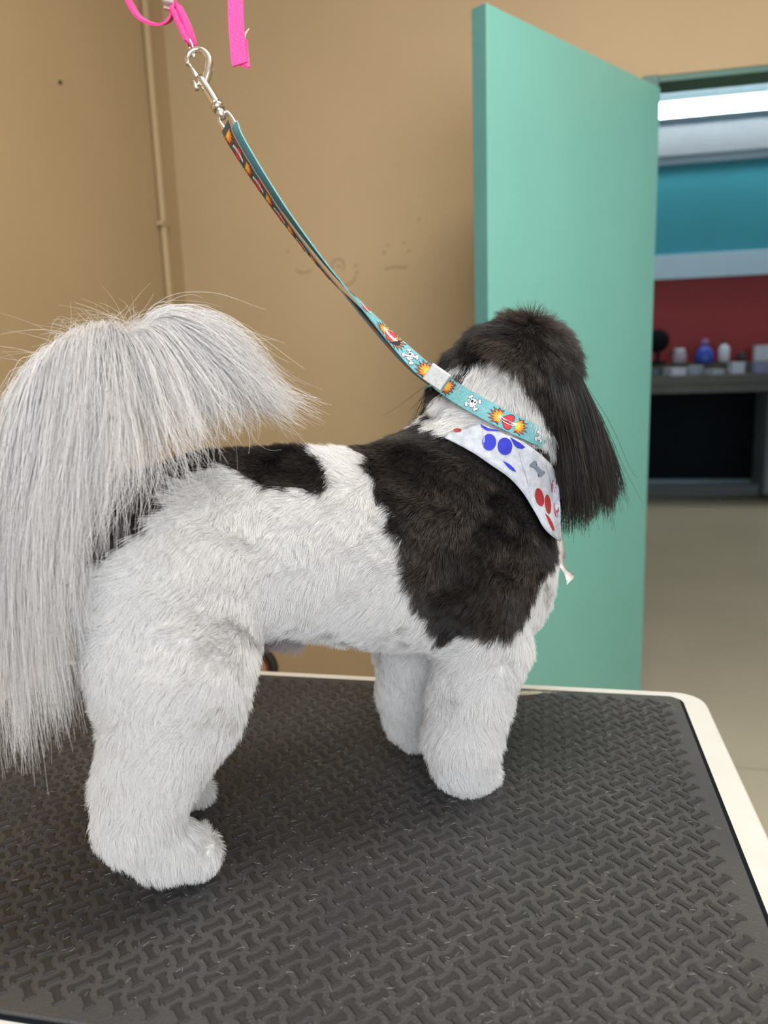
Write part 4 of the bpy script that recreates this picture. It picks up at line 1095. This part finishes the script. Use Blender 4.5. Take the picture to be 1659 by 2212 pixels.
# grooming arm above the frame that carries the loop
ga = empty('grooming_stand', room(-0.66, 0.60, TZ)); tag(ga, 'steel grooming arm post clamped to the table end', 'grooming arm')
top = at_depth(400, -330, HOOKY); b_ = room(-0.745, 0.62, TZ - 0.05)
topz = float(top[2]) + 0.012
e_ = nrm(np.array([top[0] - b_[0], top[1] - b_[1], 0])); far_end = np.array([top[0], top[1], topz]) + e_ * 0.2
under(tube('post', [b_, (b_[0], b_[1], 1.3), (b_[0], b_[1], topz - 0.02), (b_[0] + e_[0] * 0.02, b_[1] + e_[1] * 0.02, topz), far_end], 0.011, M_STEEL, None, 14), ga)
cb = bmesh.new(); add_box(cb, (-0.03, -0.03, TZ - 0.09), (0.022, 0.03, TZ + 0.008), 0.003); add_box(cb, (0.015, -0.025, TZ - 0.0035), (0.045, 0.025, TZ + 0.006), 0.001); add_box(cb, (0.015, -0.025, TZ - 0.06), (0.045, 0.025, TZ - 0.0345), 0.002); bmesh.ops.transform(cb, matrix=Matrix.Translation((b_[0], b_[1], 0)) @ ROOM_M, verts=cb.verts)
under(bmobj('clamp', cb, M_DARKMETAL), ga)

# ------------------------------------------------------------------ hose behind the table, clippings on the mat
hc = np.array([at_depth(540, 1445, 1.75)])[0]
hr.location = tuple(hc * (1, 1, 0))
a_ = np.linspace(0, 2 * math.pi, 40, endpoint=False)
lx = rt3 * (1, 1, 0); lx = nrm(lx)
path = np.array([hc + 0.055 * math.cos(t) * lx + 0.052 * math.sin(t) * np.array([0, 0, 1]) for t in a_])
under(tube('hose_ring', path, 0.010, mat('black_rubber', (0.012, 0.012, 0.014), 0.45, var=0.2), None, 12, True), hr)
path2 = np.array([hc + 0.041 * math.cos(t) * lx + 0.039 * math.sin(t) * np.array([0, 0, 1]) for t in a_])
under(tube('inner_band', path2, 0.0045, mat('orange_rubber', (0.16, 0.035, 0.012), 0.5, var=0.2), None, 10, True), hr)
under(tube('hose_tail', catmull([hc + np.array([0, 0.0, -0.05]), hc + np.array([0.02, 0.02, -0.25]), np.array([hc[0], hc[1], 0.06]), np.array([hc[0] + 0.1, hc[1] + 0.05, 0.012])], 24), 0.010, mat('black_rubber', (0.012, 0.012, 0.014), 0.45), None, 10), hr)

nc_ = 900
ca_, cb_ = rng.uniform(-0.5, MA1 - 0.01, nc_), rng.uniform(MB0 + 0.01, MB1 - 0.01, nc_)
CP = np.array([room(a, b, TZ + 0.0013) for a, b in zip(ca_, cb_)]); an = rng.uniform(0, 6.28, nc_); cl2 = rng.uniform(0.001, 0.006, nc_)
dv2 = np.stack([np.cos(an), np.sin(an), np.zeros(nc_)], 1); pv2 = np.stack([-np.sin(an), np.cos(an), np.zeros(nc_)], 1)
t5 = np.linspace(-0.5, 0.5, 5); cu2 = rng.normal(0, 0.35, nc_)
C5 = CP[:, None] + cl2[:, None, None] * (dv2[:, None] * t5[None, :, None] + pv2[:, None] * (cu2[:, None] * (t5 ** 2)[None, :])[..., None]); C5[..., 2] += rng.uniform(0, 0.0006, nc_)[:, None]
# a fluffy clipping near the far edge
nt_ = 260
cc_ = CAM + ray(1150, 1500) * ((TZ - CAM[2]) / ray(1150, 1500)[2])
q = cc_ + np.stack([rng.normal(-0.006, 0.012, nt_), rng.normal(0, 0.002, nt_), rng.uniform(0.001, 0.004, nt_)], 1)
an = rng.normal(0, 0.5, nt_); L5 = rng.uniform(0.004, 0.012, nt_)
Q5 = q[:, None] + L5[:, None, None] * np.stack([np.cos(an), np.sin(an), rng.uniform(-0.1, 0.2, nt_)], 1)[:, None] * t5[None, :, None]
ALLC = np.vstack([C5, Q5]); ALLC[..., 2] = np.maximum(ALLC[..., 2], TZ + 0.0006)
cols = np.vstack([np.tile([0.55, 0.53, 0.48], (nc_, 1)), np.tile([0.70, 0.64, 0.50], (nt_, 1))])
ho = hair_object('hair_clippings', ALLC, np.full((1, 5), 0.00008), cols[:, None, :], M_FUR, None)
tag(ho, 'loose pale hair clippings scattered over the black rubber mat', 'hair')
